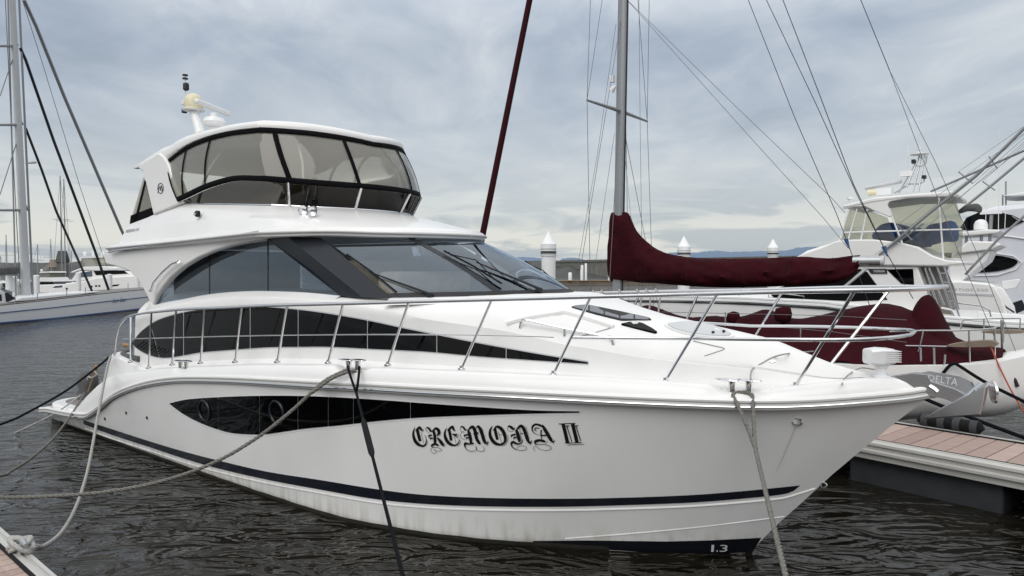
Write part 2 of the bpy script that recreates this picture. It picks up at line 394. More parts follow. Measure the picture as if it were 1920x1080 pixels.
# ------------------------------------------------------------------ water, hills
def water():
    xs = [-20000, -3000, -600, -200, -100, -60] + [-40 + 4 * i for i in range(21)] + [60, 100, 200, 600, 3000, 20000]
    ys = [-20000, -2000, -300, -60, -20] + [4 * i for i in range(21)] + [120, 200, 400, 1000, 4000, 40000]
    v = [(x, y, 0) for y in ys for x in xs]; n = len(xs)
    f = [(j * n + i, j * n + i + 1, (j + 1) * n + i + 1, (j + 1) * n + i) for j in range(len(ys) - 1) for i in range(n - 1)]
    tag(mk('water', v, f, M['water']), kind='structure')
water()
def hills(d, T, name):
    """far ridge: a mound whose crest follows the skyline, thick along the view"""
    T = smooth_tab(T, 8); rows = []
    rnd = random.Random(3)
    cr = []
    for px, py in T:
        p = at_depth(px, py + rnd.uniform(-0.7, 0.7), d); cr.append(p)
    for k, (fy, fz) in enumerate(((0.93, -0.02), (0.955, 0.45), (0.98, 0.85), (1.0, 1.0), (1.05, 0.7), (1.12, -0.02))):
        rows.append([(p.x * fy, p.y * fy, max(p.z, 1) * fz) for p in cr])
    v, f = loft(rows); tag(mk(name, v, f, M['hill'], sharp=180), kind='structure')
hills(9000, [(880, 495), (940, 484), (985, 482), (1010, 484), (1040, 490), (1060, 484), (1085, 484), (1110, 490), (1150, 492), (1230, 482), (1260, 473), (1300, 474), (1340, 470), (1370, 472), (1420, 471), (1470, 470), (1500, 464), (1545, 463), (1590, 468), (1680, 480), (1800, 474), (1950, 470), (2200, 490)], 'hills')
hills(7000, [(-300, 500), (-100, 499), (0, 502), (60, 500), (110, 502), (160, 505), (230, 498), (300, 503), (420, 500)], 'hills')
# ================================================================== the big white motor yacht
STEM = ground(1405, 1037)
YF = Frame((STEM.x - 15.0 * cos(radians(38)), STEM.y + 15.0 * sin(radians(38))), 38)
yacht = empty('motor_yacht', (YF.O[0], YF.O[1], 0), YF.rz)
tag(yacht, 'large white flybridge motor yacht with black swoosh windows and black gothic lettering on its hull', 'yacht')
LB = 16.95
def Bs(x):                                     # half breadth at the rub rail
    if x < 8: return 2.60 - 0.17 * ((8 - x) / 8.8) ** 2
    t = min(1.0, (x - 8) / (LB - 8)); return 2.60 * (1 - t ** 2.35)
WLT = smooth_tab([(-0.9, 2.2), (0.33, 2.28), (4.7, 2.38), (7.0, 2.42), (9.0, 2.42), (10.2, 2.36), (11.4, 2.08), (12.2, 1.77), (13.0, 1.33), (13.9, 0.81), (14.6, 0.33), (15.0, 0.0)])
def Bw(x): return max(0.0, interp(x, WLT))
RUB = [(90, 772), (105, 775), (130, 780), (160, 783), (175, 776), (190, 765), (215, 745), (250, 730), (290, 720), (340, 715), (420, 716), (500, 720), (600, 726), (700, 731), (800, 737), (960, 745), (1200, 757), (1400, 764), (1500, 763), (1600, 757), (1700, 748), (1735, 742), (1790, 735)]
RUB = smooth_tab(RUB)
XS = [-0.75 + 0.09 * i for i in range(int((16.9 + 0.75) / 0.09))] + [16.93]
_sh = []
for x in XS: _sh.append((x, YF.zfit(x, Bs(x), RUB)))
def Zs(x): return interp(x, _sh)
STM = [(0, 15.0), (0.417, 15.32), (0.733, 15.6), (1.144, 15.945), (1.504, 16.277), (1.845, 16.60), (2.2, LB)]
def xst(z): return interp(z, STM) if z >= 0 else 15.0 + z * 1.5
def S(x, z, dz=0.0):
    """hull surface: half breadth at x, z"""
    st = xst(z); t = x / st if x > 0 else x / 15.0
    if t >= 1: return 0.0
    b0 = Bw(t * 15.0); b1 = Bs(t * LB); zs = max(0.3, Zs(min(t, 0.999) * LB)); w_ = z / zs
    if w_ < 0: return b0 * max(0.0, 1 + w_ * 0.9)
    g = w_ ** 0.8 * 0.85 + 0.15 * w_ ** 2.2
    return b0 + (b1 - b0) * min(g, 1.15)
def hull_rows(zfun_list, xs, off=0.0):
    rows = []
    for zf in zfun_list:
        r = []
        for x in xs:
            z = zf(x); r.append((x, S(x, z) + off, z))
        rows.append(r)
    return rows
# the hull by normalised length t so that every row ends on the raked stem
def hull():
    n = 190; ts = [-0.045 + (1.045) * i / n for i in range(n + 1)]
    ws = [-0.6, -0.25, -0.08, 0, 0.06, 0.13, 0.22, 0.32, 0.42, 0.52, 0.62, 0.72, 0.82, 0.91, 1.0]
    rows_s = []
    for w_ in ws:
        r = []
        for t in ts:
            zs = max(0.3, Zs(min(max(t, 0), 0.999) * LB) if t >= 0 else Zs(t * 15)); z = w_ * zs
            x = t * xst(z) if t >= 0 else t * 15.0
            r.append((x, max(0.0, S(x, z)) if t < 1 else 0.0, z))
        rows_s.append(r)
    full = []
    for r in rows_s: full.append([V(p) for p in r])
    fullp = [[V((p[0], -p[1], p[2])) for p in r] for r in rows_s]
    b = MB(); b.add(*loft(full)); b.add(*loft(fullp))
    st = [r[0] for r in rows_s]                 # transom
    for a, c in zip(st, st[1:]):
        b.add([V(a), V(c), V((c[0], -c[1], c[2])), V((a[0], -a[1], a[2]))], [(0, 1, 2, 3)])
    b.build('hull', M['hullgel'], yacht, sharp=60)
hull()
def surf_strip(top, bot, n, off, name, m, parent, S_=S, fr=YF, both=True, rows=5):
    """band between two photo curves laid on a side surface, proud by off; top/bot are px->py tables"""
    x0, x1 = max(top[0][0], bot[0][0]), min(top[-1][0], bot[-1][0]); R = [[] for _ in range(rows)]
    for i in range(n + 1):
        px = x0 + (x1 - x0) * i / n; a, b_ = interp(px, top), interp(px, bot)
        for k in range(rows):
            x, s, z = fr.surf(px, a + (b_ - a) * k / (rows - 1), S_); R[k].append((x, s + off, z))
    b = MB(); b.add(*loft([[V(p) for p in r] for r in R]))
    o = b.build(name, m, parent, sharp=60)
    if both:
        b = MB(); b.add(*loft([[V((p[0], -p[1], p[2])) for p in r] for r in R])); b.build(name, m, parent, sharp=60)
    return o
ST_T = smooth_tab([(155, 787), (190, 798), (230, 811), (280, 827), (340, 845), (405, 862), (500, 884), (602, 900), (700, 916), (788, 927), (900, 933), (1042, 935), (1170, 933), (1297, 928), (1400, 920), (1500, 910)])
ST_B = smooth_tab([(157, 795), (190, 808), (230, 822), (280, 838), (340, 858), (405, 877), (500, 899), (602, 918), (700, 935), (788, 944), (900, 949), (1042, 950), (1170, 947), (1297, 942), (1400, 934), (1476, 925), (1500, 910.5)])
surf_strip(ST_T, ST_B, 120, 0.006, 'hull_stripe', M['navy'], yacht, rows=3)
# chine and spray strakes: thin raised mouldings
def side_line(T, x0, x1, n, r, off, name, m, S_=S, fr=YF, parent=None, both=True, nseg=6):
    parent = parent or yacht
    T = smooth_tab(T); pts = [fr.surf(x0 + (x1 - x0) * i / n, interp(x0 + (x1 - x0) * i / n, T), S_) for i in range(n + 1)]
    b = MB(); b.tube([V((p[0], p[1] + off, p[2])) for p in pts], r, nseg); o = b.build(name, m, parent)
    if both:
        b = MB(); b.tube([V((p[0], -p[1] - off, p[2])) for p in pts], r, nseg); b.build(name, m, parent)
    return o
CH = [(a, b + 7) for a, b in ST_B if a < 1480] + [(1530, 915)]
side_line(CH, 160, 1528, 90, 0.015, -0.004, 'chine', M['hullgel'])
side_line([(1060, 1010), (1200, 999), (1330, 986), (1474, 968)], 1060, 1470, 40, 0.011, -0.004, 'spray_strake', M['hullgel'])
def boot():
    R = [[] for _ in range(6)]
    for i in range(61):
        t = i / 60; a = (lerp(1000, 1428, t), interp(lerp(1000, 1428, t), [(1000, 1014), (1100, 1013), (1250, 1015), (1330, 1013), (1428, 1008)])); c = (lerp(1000, 1402, t), interp(lerp(1000, 1402, t), [(1000, 1026), (1100, 1036), (1250, 1052), (1330, 1056), (1402, 1050)]))
        for k in range(6):
            p = YF.surf(lerp(a[0], c[0], k / 5), lerp(a[1], c[1], k / 5), S); R[k].append((p[0], max(p[1], 0.0) + 0.007, p[2]))
    for sg in (1, -1): mk('boot_top', *loft([[V((p[0], sg * p[1], p[2])) for p in r] for r in R]), M['antifoul'], yacht, sharp=60)
boot()
for sg in (1, -1):
    gx_ = rng_ = [0.0 + 13.6 * i / 120 for i in range(121)]
    R_ = [[V((x, sg * (S(x, z) + 0.009), z)) for x in gx_] for z in (-0.25, -0.1, 0.0, 0.03)]
    R_.append([V((x, sg * (S(x, 0.07) + 0.009), 0.062 + 0.005 * sin(x * 9.1) * sin(x * 3.3))) for x in gx_])
    mk('waterline_growth', *loft(R_), M['weed'], yacht, sharp=60)
# rub rail: pale moulding with a steel strip
def along(xs, bf, zf): return [(x, bf(x), zf(x)) for x in xs]
def both_tubes(pts, r, name, m, parent=None, n=8, join=False):
    parent = parent or yacht
    if join:
        full = [V(p) for p in pts] + [V((p[0], -p[1], p[2])) for p in reversed(pts)]
        return MB().tube(full, r, n).build(name, m, parent)
    o = MB().tube([V(p) for p in pts], r, n).build(name, m, parent)
    MB().tube([V((p[0], -p[1], p[2])) for p in pts], r, n).build(name, m, parent); return o
rx = XS + [LB]
both_tubes(along(rx, lambda x: Bs(min(x, LB)) + 0.005, lambda x: Zs(x) + 0.005), 0.040, 'rub_rail', M['rubrail'], join=True)
both_tubes(along(rx, lambda x: Bs(min(x, LB)) + 0.038, lambda x: Zs(x) + 0.008), 0.013, 'rub_rail_strip', M['steel'], join=True)
both_tubes(along(rx, lambda x: Bs(min(x, LB)) + 0.004, lambda x: Zs(x) + 0.075), 0.030, 'rub_rail_cap', M['gel'], join=True)
# bulwark and deck
BUL = [(80, 764), (120, 771), (140, 772), (150, 770), (154, 758), (165, 742), (185, 722), (205, 707), (237, 698), (300, 690), (333, 688), (337, 692), (352, 692), (357, 687), (480, 682), (600, 683), (628, 684), (637, 693), (686, 695), (698, 688), (900, 697), (1100, 706), (1250, 715), (1330, 721), (1352, 735), (1432, 738), (1452, 727), (1500, 722), (1560, 716), (1620, 709), (1670, 708), (1705, 716), (1728, 729), (1790, 740)]
DEK = smooth_tab([(80, 764), (120, 771), (140, 772), (150, 770), (154, 758), (165, 742), (185, 722), (205, 707), (237, 698), (300, 690), (357, 687), (480, 682), (628, 684), (698, 688), (900, 697), (1100, 706), (1250, 715), (1330, 721), (1400, 724), (1500, 722), (1560, 716), (1620, 709), (1670, 708), (1705, 716), (1728, 729), (1790, 740)])
BX = [-0.75 + 0.05 * i for i in range(int((16.9 + 0.75) / 0.05))] + [16.93]
def In(x, d): return max(0.0, Bs(x) - d)
_bul = [(x, max(YF.zfit(x, In(x, 0.13), BUL), Zs(x) + 0.03)) for x in BX]
_dek = [(x, max(YF.zfit(x, In(x, 0.13), DEK), Zs(x) + 0.03)) for x in BX]
def Zb(x): return interp(x, _bul)
def Zd(x): return interp(x, _dek)
rows = [[(x, Bs(x), Zs(x) + 0.02) for x in BX],
        [(x, In(x, 0.015), lerp(Zs(x) + 0.02, Zb(x), 0.45)) for x in BX],
        [(x, In(x, 0.06), lerp(Zs(x) + 0.02, Zb(x), 0.86)) for x in BX],
        [(x, In(x, 0.10), lerp(Zs(x) + 0.02, Zb(x), 0.97)) for x in BX],
        [(x, In(x, 0.14), Zb(x)) for x in BX],
        [(x, In(x, 0.24), Zb(x) - 0.005) for x in BX],
        [(x, In(x, 0.252), Zd(x) - 0.052) for x in BX]]
b = MB()
for sg in (1, -1): b.add(*loft([[V((p[0], sg * p[1], p[2])) for p in r] for r in rows]))
b.build('bulwark', M['gel'], yacht, sharp=40)
dx = [x for x in BX if x > 2.0]
b = MB(); b.add(*loft([[V((x, In(x, 0.25) * k, Zd(x) - 0.055 + 0.03 * (1 - k * k))) for x in dx] for k in (1, 0.8, 0.5, 0.2, 0, -0.2, -0.5, -0.8, -1)])); b.build('side_deck', M['deck'], yacht)

# cabin trunk running forward into the foredeck
TU = 0.05                                       # tumblehome of the trunk side
def Bt(x): return max(0.02, Bs(x) - 0.50 - 0.12 * max(0, (x - 11) / 5) + 0.26 * max(0.0, min(1.0, (x - 15.2) / 1.2)))
SHO = smooth_tab([(230, 600), (270, 584), (310, 575), (370, 564), (440, 557), (540, 558), (660, 569), (795, 594), (945, 617), (1050, 642), (1120, 654), (1212, 670), (1369, 688), (1480, 698), (1580, 706), (1640, 703)])
TX = [3.15 + 0.09 * i for i in range(int((16.55 - 3.15) / 0.09))] + [16.58]
_sho = []
for x in TX:
    z = YF.zfit(x, max(0.0, Bt(x) - TU), SHO); _sho.append((x, max(z, Zd(x) + 0.02)))
def _fade(x): return max(0.0, min(1.0, (x - 15.2) / 1.35)) ** 1.5
def Zsh(x): return lerp(interp(x, _sho), Zd(x) - 0.045, _fade(x))
CRN = smooth_tab([(980, 548), (1080, 549), (1135, 562), (1190, 578), (1300, 601), (1440, 631), (1500, 645), (1580, 663), (1650, 684), (1700, 700), (1740, 712)])
_crn = [(3.0, 3.05), (6.0, 3.10), (10.0, 3.13)] + [(x, max(YF.zfit(x, -0.15, CRN), Zsh(x) + 0.01)) for x in [12.2 + 0.2 * i for i in range(22)]]
def Zc(x): return lerp(interp(x, _crn), Zd(x) - 0.01, _fade(x))
def T(x, s):                                    # trunk / foredeck top
    e = max(0.05, Bt(x) - TU); k = min(1.0, abs(s) / e); pw = lerp(6.0, 2.4, max(0.0, min(1.0, (x - 11.6) / 2.2))); return Zsh(x) + (Zc(x) - Zsh(x)) * (1 - k ** pw)
def St(x, z):                                   # trunk side
    a, c = Zd(x) - 0.05, Zsh(x); k = (z - a) / max(0.03, c - a); return Bt(x) - TU * max(0.0, min(1.3, k))
def trunk():
    rows = []
    for k in (0, 0.1, 0.3, 0.5, 0.7, 0.88, 0.96, 1.0):
        r = []
        for x in TX:
            z = lerp(Zd(x) - 0.06, Zsh(x), k); q = St(x, z) + (0.10 * (1 - k / 0.1) if k < 0.1 else 0)
            r.append((x, q - (0.02 if k == 1.0 else 0), z))
        rows.append(r)
    for k in (0.96, 0.9, 0.8, 0.65, 0.45, 0.22, 0.0):
        rows.append([(x, max(0, Bt(x) - TU) * k, T(x, max(0.05, Bt(x) - TU) * k)) for x in TX])
    b = MB()
    b.add(*loft([[V(p) for p in r] for r in rows])); b.add(*loft([[V((p[0], -p[1], p[2])) for p in r] for r in rows]))
    e = [r[0] for r in rows]; b.add([V(p) for p in e] + [V((p[0], -p[1], p[2])) for p in reversed(e)], [tuple(range(2 * len(e)))])
    b.build('cabin_trunk', M['deck'], yacht, sharp=32)
trunk()
# long black window band in the trunk side, and the lower one in the hull
TW_T = smooth_tab([(249, 645), (258, 630), (275, 614), (300, 599), (340, 587), (380, 580), (425, 576), (470, 575), (520, 577), (580, 583), (640, 592), (700, 603), (760, 616), (830, 630), (900, 644), (1000, 662), (1060, 672), (1104, 679)])
TW_B = smooth_tab([(249, 645.5), (262, 656), (280, 665), (300, 670), (320, 670), (345, 666), (380, 660), (430, 656), (500, 651), (560, 650), (620, 650), (700, 654), (800, 659), (900, 668), (1000, 675), (1104, 682)])
surf_strip([(a, b_ - 2.2) for a, b_ in TW_T] , [(a, b_ + 2.2) for a, b_ in TW_B], 120, 0.004, 'window_frame', M['lightgrey'], yacht, S_=St, rows=4)
cuts = [249, 345, 470, 560, 690, 820, 950, 1104]
for a, c in zip(cuts, cuts[1:]):
    f = lambda Tb: [(a + 0.8, interp(a + 0.8, Tb))] + [q for q in Tb if a + 0.8 < q[0] < c - 0.8] + [(c - 0.8, interp(c - 0.8, Tb))]
    surf_strip(f(TW_T), f(TW_B), 26, 0.012, 'cabin_window', M['blackglass'], yacht, S_=St, rows=5)
# louvred air intake at the aft end of the band
for i in range(9):
    t = i / 8; x0 = 258 + 46 * t; p0 = YF.surf(x0, 650 + 15 * t, St); p1 = YF.surf(x0 + 13, 640 + 17 * t, St)
    for sg in (1, -1): MB().tube([V((p0[0], sg * (p0[1] + 0.018), p0[2])), V((p1[0], sg * (p1[1] + 0.018), p1[2]))], 0.012, 5).build('air_intake_slat', M['blackmatt'], yacht)
HW_T = smooth_tab([(319, 756), (350, 749), (400, 745), (480, 742), (560, 742), (640, 745), (720, 750), (800, 756), (900, 763), (1000, 769), (1088, 771)])
HW_B = smooth_tab([(319, 757), (345, 776), (380, 794), (420, 808), (450, 813), (495, 814), (540, 808), (575, 803), (640, 797), (720, 788), (800, 782), (900, 778), (1000, 775), (1088, 773.5)])
surf_strip([(a, b_ - 1.8) for a, b_ in HW_T], [(a, b_ + 3.6) for a, b_ in HW_B], 110, 0.004, 'hull_window_rim', M['white'], yacht, rows=4)
cuts = [319, 410, 488, 560, 617, 664, 771, 1088]
for a, c in zip(cuts, cuts[1:]):
    f = lambda Tb: [(a + 0.4, interp(a + 0.4, Tb))] + [q for q in Tb if a + 0.4 < q[0] < c - 0.4] + [(c - 0.4, interp(c - 0.4, Tb))]
    surf_strip(f(HW_T), f(HW_B), 26, 0.014, 'hull_window', M['blackglass'], yacht, rows=5)
for px, py in ((385, 770), (521, 773)):
    p = YF.surf(px, py, S)
    for sg in (1, -1):
        MB().tube([V((p[0] + 0.17 * cos(t * pi / 12), sg * (S(p[0], p[2] + 0.17 * sin(t * pi / 12)) + 0.022), p[2] + 0.17 * sin(t * pi / 12))) for t in range(24)], 0.02, 6, closed=True).build('porthole_ring', M['pillar'], yacht)

# ------------------------------------------------------------------ saloon glass and windshield
def half(xa, xf, k, b_, ba=None, ns=24, nf=24):
    ba = b_ if ba is None else ba; xj = xf - k * b_ * b_
    r = [(lerp(xa, xj, i / ns), lerp(ba, b_, (i / ns) ** 0.6)) for i in range(ns)]
    r += [(xf - k * s * s, s) for s in [b_ * (1 - i / nf) for i in range(nf + 1)]]
    return r
def full(h): return h + [(x, -s) for x, s in reversed(h[:-1])]
def row3(h, zf): return [V((x, s, zf(x, s))) for x, s in full(h)]
def tz(Tb):
    Tb = smooth_tab(Tb); return lambda x, s: interp(x, Tb)
SILL = smooth_tab([(286, 575), (315, 568), (345, 563), (380, 556), (420, 551), (460, 548.5), (500, 548), (560, 550), (600, 553), (640, 557), (700, 560)])
ARC = smooth_tab([(286, 572), (292, 556), (303, 541), (318, 522), (340, 503), (370, 485), (400, 472), (430, 462), (465, 454), (502, 449)])
def sideglass(x, z): return 1.93 - 0.13 * max(0, (z - 2.75)) - 0.17 * max(0.0, (x - 8.6) / 1.8)
def strip_px(pxs, top, bot, Sf, name, m, off=0.0, rows=4, both=True):
    R = [[] for _ in range(rows)]
    for px in pxs:
        a, c = top(px), bot(px)
        for k in range(rows):
            x, s, z = YF.surf(px, a + (c - a) * k / (rows - 1), Sf); R[k].append((x, s + off, z))
    for sg in ((1, -1) if both else (1,)):
        mk(name, *loft([[V((p[0], sg * p[1], p[2])) for p in r] for r in R]), m, yacht)
def rng(a, c, n): return [a + (c - a) * i / n for i in range(n + 1)]
strip_px(rng(287, 392.5, 20), lambda p: interp(p, ARC), lambda p: interp(p, SILL), sideglass, 'saloon_window', M['tint'])
strip_px(rng(394, 501.5, 14), lambda p: interp(p, ARC), lambda p: interp(p, SILL), sideglass, 'saloon_window', M['tint'])
strip_px(rng(503.5, 638, 16), lambda p: lerp(449, 556, (p - 502) / 138), lambda p: interp(p, SILL), sideglass, 'saloon_window', M['tint'])
for px in (393, 502.5):
    a = YF.surf(px, interp(px, ARC), sideglass); c = YF.surf(px, interp(px, SILL), sideglass)
    both_tubes([a, c], 0.012, 'window_mullion', M['blackmatt'])
for T_ in (ARC,):
    pts = [YF.surf(p, interp(p, T_), sideglass) for p in rng(286, 502, 30)]
    both_tubes([(p[0], p[1] + 0.01, p[2]) for p in pts], 0.03, 'window_moulding', M['lightgrey'])
XFB, KB = 12.27, 0.63; XFT, KT = 10.36, 0.60
def wsp(s, v): # windshield point, v 0 at base 1 at top
    xb = XFB - KB * s * s; xt = XFT - KT * s * s * 0.99
    zb = 3.15 - 0.02 * s * s; zt = 3.99
    bulge = 0.05 * sin(pi * v)
    return (lerp(xb, xt, v) + bulge, s * lerp(1.0, 0.965, v), lerp(zb, zt, v) + bulge * 0.6)
def wpanel(s0, s1, name, m, off=0.0, v0=0.0, v1=1.0, n=12):
    R = [[wsp(lerp(s0, s1, i / n), lerp(v0, v1, k / 6)) for i in range(n + 1)] for k in range(7)]
    mk(name, *loft([[V((p[0] + off * 0.5, p[1], p[2] + off)) for p in r] for r in R]), m, yacht)
wpanel(1.67, 0.91, 'windshield_pane', M['wind']); wpanel(0.83, -0.83, 'windshield_pane', M['wind']); wpanel(-0.91, -1.67, 'windshield_pane', M['wind'])
wpanel(0.91, 0.83, 'windshield_mullion', M['pillar'], 0.004, n=2); wpanel(-0.83, -0.91, 'windshield_mullion', M['pillar'], 0.004, n=2)
wpanel(1.71, -1.71, 'windshield_base_band', M['blackmatt'], 0.005, 0.0, 0.06, n=40)
# A-pillar
for sg in (1, -1):
    q = []
    for (px, py) in ((502, 448), (640, 557.5)): q.append(YF.surf(px, py, sideglass))
    tp, bt = wsp(1.66, 1.02), wsp(1.70, -0.01)
    rowsA = [[lerp(q[0][i], q[1][i], k / 8) for i in range(3)] for k in range(9)]
    rowsC = [[lerp(tp[i], bt[i], k / 8) for i in range(3)] for k in range(9)]
    rowsB = [[(a[0] + c[0]) / 2, max(a[1], c[1]) + 0.04, (a[2] + c[2]) / 2 + 0.02] for a, c in zip(rowsA, rowsC)]
    mk('window_pillar', *loft([[V((p[0], sg * p[1], p[2])) for p in r] for r in (rowsA, rowsB, rowsC)]), M['pillar'], yacht)
# white coaming moulding between trunk and glass, seen as the pale band under the windows
h1 = [(x, sideglass(x, 3.0)) for x in rng(3.6, 9.7, 30)]
pts_a = [YF.surf(p, interp(p, SILL) - 1, sideglass) for p in rng(286, 640, 40)]
R = [[(p[0], p[1] + 0.015, p[2] + 0.012) for p in pts_a], [(p[0], p[1] + 0.06, p[2] - 0.01) for p in pts_a], [(p[0], St(p[0], Zsh(p[0])) - 0.02, Zsh(p[0]) - 0.01) for p in pts_a]]
for sg in (1, -1): mk('window_sill', *loft([[V((p[0], sg * p[1], p[2])) for p in r] for r in R]), M['gel'], yacht)
# windshield foot: white apron between glass and trunk top
R = []
for k, (o_, dz) in enumerate(((-0.02, 0.0), (0.05, -0.01), (0.085, -0.05), (0.09, -0.09))):
    R.append([V((wsp(s, 0)[0] + o_, s * (1 + 0.05 * k), wsp(s, 0)[2] + dz)) for s in rng(1.71, -1.71, 40)])
mk('windshield_apron', *loft(R), M['gel'], yacht)
# interior seen through the glass
def rbox(name, c, d, r, m, parent):
    bm = bmesh.new(); bmesh.ops.create_cube(bm, size=1)
    bmesh.ops.scale(bm, vec=d, verts=bm.verts); bmesh.ops.bevel(bm, geom=bm.edges[:] , offset=r, segments=3, affect='EDGES', profile=0.6)
    bmesh.ops.translate(bm, vec=c, verts=bm.verts)
    me = bpy.data.meshes.new(name); bm.to_mesh(me); bm.free(); me.materials.append(m)
    me.polygons.foreach_set('use_smooth', [True] * len(me.polygons)); me.set_sharp_from_angle(angle=radians(40))
    return obj(name, me, parent)
rbox('saloon_floor', (6.6, 0, 2.86), (5.8, 3.2, 0.08), 0.02, M['interior'], yacht)
rbox('dashboard', (10.1, 0, 3.0), (1.7, 2.5, 0.16), 0.05, M['pillar'], yacht)
_c = YF.P(800, 527, 0.35); rbox('dash_cover', (_c[0], -_c[1], _c[2] - 0.02), (0.5, 1.75, 0.36), 0.13, M['beige'], yacht)
rbox('helm_seat', (8.6, -0.6, 3.25), (0.5, 1.3, 0.8), 0.12, M['beige'], yacht)
rbox('saloon_sofa', (6.2, 1.2, 3.0), (2.2, 0.6, 0.45), 0.1, M['beige'], yacht)
rbox('galley_cabinet', (6.9, 0.2, 3.35), (0.9, 0.5, 1.0), 0.03, M['blind'], yacht)
for i in range(5):
    rbox('window_blind', (8.35 + 0.1 * i, -1.5, 3.22 + 0.115 * (4 - i)), (0.6 + 0.2 * i, 0.03, 0.105), 0.01, M['blind'], yacht)
rbox('saloon_bulkhead', (3.75, 0, 3.35), (0.06, 3.0, 1.1), 0.02, M['interior'], yacht)

# ------------------------------------------------------------------ flybridge
ZBR = tz([(2.1, 3.93), (4.6, 3.985), (6.5, 4.04), (7.8, 4.075), (8.9, 4.085), (9.6, 4.06), (10.45, 4.04)])
def brow_half(d): return half(2.15 + d * 0.6, 10.45 - d, 0.58, 2.16 - d, 2.12 - d, 40, 40)
prof = [(0.55, -0.055), (0.12, -0.065), (0.03, -0.05), (0.0, -0.005), (0.012, 0.035), (0.035, 0.048), (0.05, 0.048), (0.06, 0.066), (0.11, 0.085), (0.2, 0.108)]
rows = []
for d, dz in prof: rows.append([V((x, s, ZBR(x + d, s) + dz)) for x, s in full(brow_half(d))])
b = MB(); b.add(*loft(rows))
for rr in (rows[0],):
    n = len(rr); hn = n // 2
    for i in range(hn): b.add([rr[i], rr[i + 1], rr[n - 2 - i], rr[n - 1 - i]], [(0, 1, 2, 3)])
lo = [r[0] for r in rows]; hi = [r[-1] for r in rows]
b.add(lo + list(reversed(hi)), [tuple(range(2 * len(lo)))])
b.build('flybridge_brow', M['gel'], yacht, sharp=38)
both_tubes([(x, s + 0.012, ZBR(x, s) + 0.005) for x, s in brow_half(0.0)], 0.018, 'brow_moulding', M['rubrail'], join=False)
# coaming from brow to venturi foot
ZVB = tz([(2.3, 4.42), (3.45, 4.64), (4.4, 4.76), (5.5, 4.70), (7.5, 4.575), (8.5, 4.53)])
def vb_half(): return half(2.3, 8.32, 0.36, 1.62, 1.72, 40, 40)
hb, ht = brow_half(0.2), vb_half(); rows = []
for k, up in ((0, 0), (0.16, 0.30), (0.3, 0.46), (0.34, 0.47), (0.5, 0.62), (0.75, 0.84), (1, 1)):
    r = []
    for (xa, sa), (xb, sb_) in zip(full(hb), full(ht)):
        za = ZBR(xa + 0.2, sa) + 0.108; zb_ = ZVB(xb, sb_); fx = max(0.0, min(1.0, (xa - 7.0) / 2.5)); u2 = lerp(up, k * 0.93 + 0.07 * sin(pi * k / 2), fx)
        r.append(V((lerp(xa, xb, k), lerp(sa, sb_, k), lerp(za, zb_, u2))))
    rows.append(r)
b = MB(); b.add(*loft(rows)); lo = [r[0] for r in rows]; hi = [r[-1] for r in rows]; b.add(lo + list(reversed(hi)), [tuple(range(2 * len(lo)))])
b.build('flybridge_coaming', M['gel'], yacht, sharp=28)
rr = [V((x, s, 4.42)) for x, s in full(half(2.4, 8.1, 0.318, 1.5, 1.5, 20, 20))]; b = MB(); n = len(rr)
for i in range(n // 2): b.add([rr[i], rr[i + 1], rr[n - 2 - i], rr[n - 1 - i]], [(0, 1, 2, 3)])
b.build('flybridge_floor', M['interior'], yacht)
# smoked venturi screen, flaring outward
ZVT = tz([(4.3, 4.80), (4.8, 4.87), (5.6, 5.0), (6.5, 5.065), (7.3, 5.0), (8.1, 4.92), (8.9, 4.88)])
vbh = [(x, s) for x, s in half(4.4, 8.32, 0.36, 1.62, 1.66, 40, 40)]; vth = half(4.45, 8.53, 0.34, 1.76, 1.73, 40, 40)
mk('smoked_windscreen', *loft([[V((lerp(a[0], c[0], k), lerp(a[1], c[1], k), lerp(ZVB(*a), ZVT(*c), k))) for a, c in zip(full(vbh), full(vth))] for k in (0, 0.33, 0.66, 1)]), M['smoke'], yacht)
both = full(vth)
MB().tube([V((x, s, ZVT(x, s))) for x, s in both], 0.02, 8).build('windscreen_top_rail', M['steel'], yacht)
MB().tube([V((x, s, ZVB(x, s) + 0.01)) for x, s in full(vbh)], 0.018, 8).build('windscreen_foot', M['steel'], yacht)
fb, ft = full(vbh), full(vth); nfull = len(fb)
def strut_near(px):   # column index whose top lands at this photo column
    best = min(range(nfull // 2 + 34), key=lambda i: abs(YF.proj(ft[i][0], ft[i][1], ZVT(*ft[i]))[0] - px)); return best
for px in (540, 675):
    i = strut_near(px); j = max(0, i - 1)
    for q in (i, nfull - 1 - i):
        a, c = fb[q], ft[q]; MB().tube([V((a[0] + 0.01, a[1] * 1.01, ZVB(*a))), V((c[0] + 0.02, c[1] * 1.01, ZVT(*c)))], 0.026, 8).build('windscreen_strut', M['steel'], yacht)
# hardtop
LOWR = smooth_tab([(300, 309), (311, 300), (344, 273), (370, 262), (397, 253), (446, 243), (507, 239.5), (589, 244), (671, 257), (745, 280)])
def ht_half(d): return half(2.47 + d, 8.10 - d, 0.35, 1.72 - d, 1.70 - d, 40, 40)
_h0 = ht_half(0.0)
_hs = smooth_tab([(2.47, 5.62), (3.3, 5.635), (3.9, 5.69), (4.25, 5.78), (4.6, 5.862), (5, 5.917), (5.5, 5.953), (6, 5.962), (6.5, 5.95), (7.06, 5.915)])
_hf = [(0.0, 5.80), (0.4, 5.828), (0.8, 5.862), (1.1, 5.888), (1.4, 5.906), (1.72, 5.915)]
_ht = [(2.47, 0.6), (3.0, 1.5), (3.6, 2.2), (4.2, 1.95), (4.8, 1.4), (5.6, 1.0)]
def HZ(x, s): return interp(x, _hs) if x <= _hs[-1][0] else interp(abs(s), _hf)
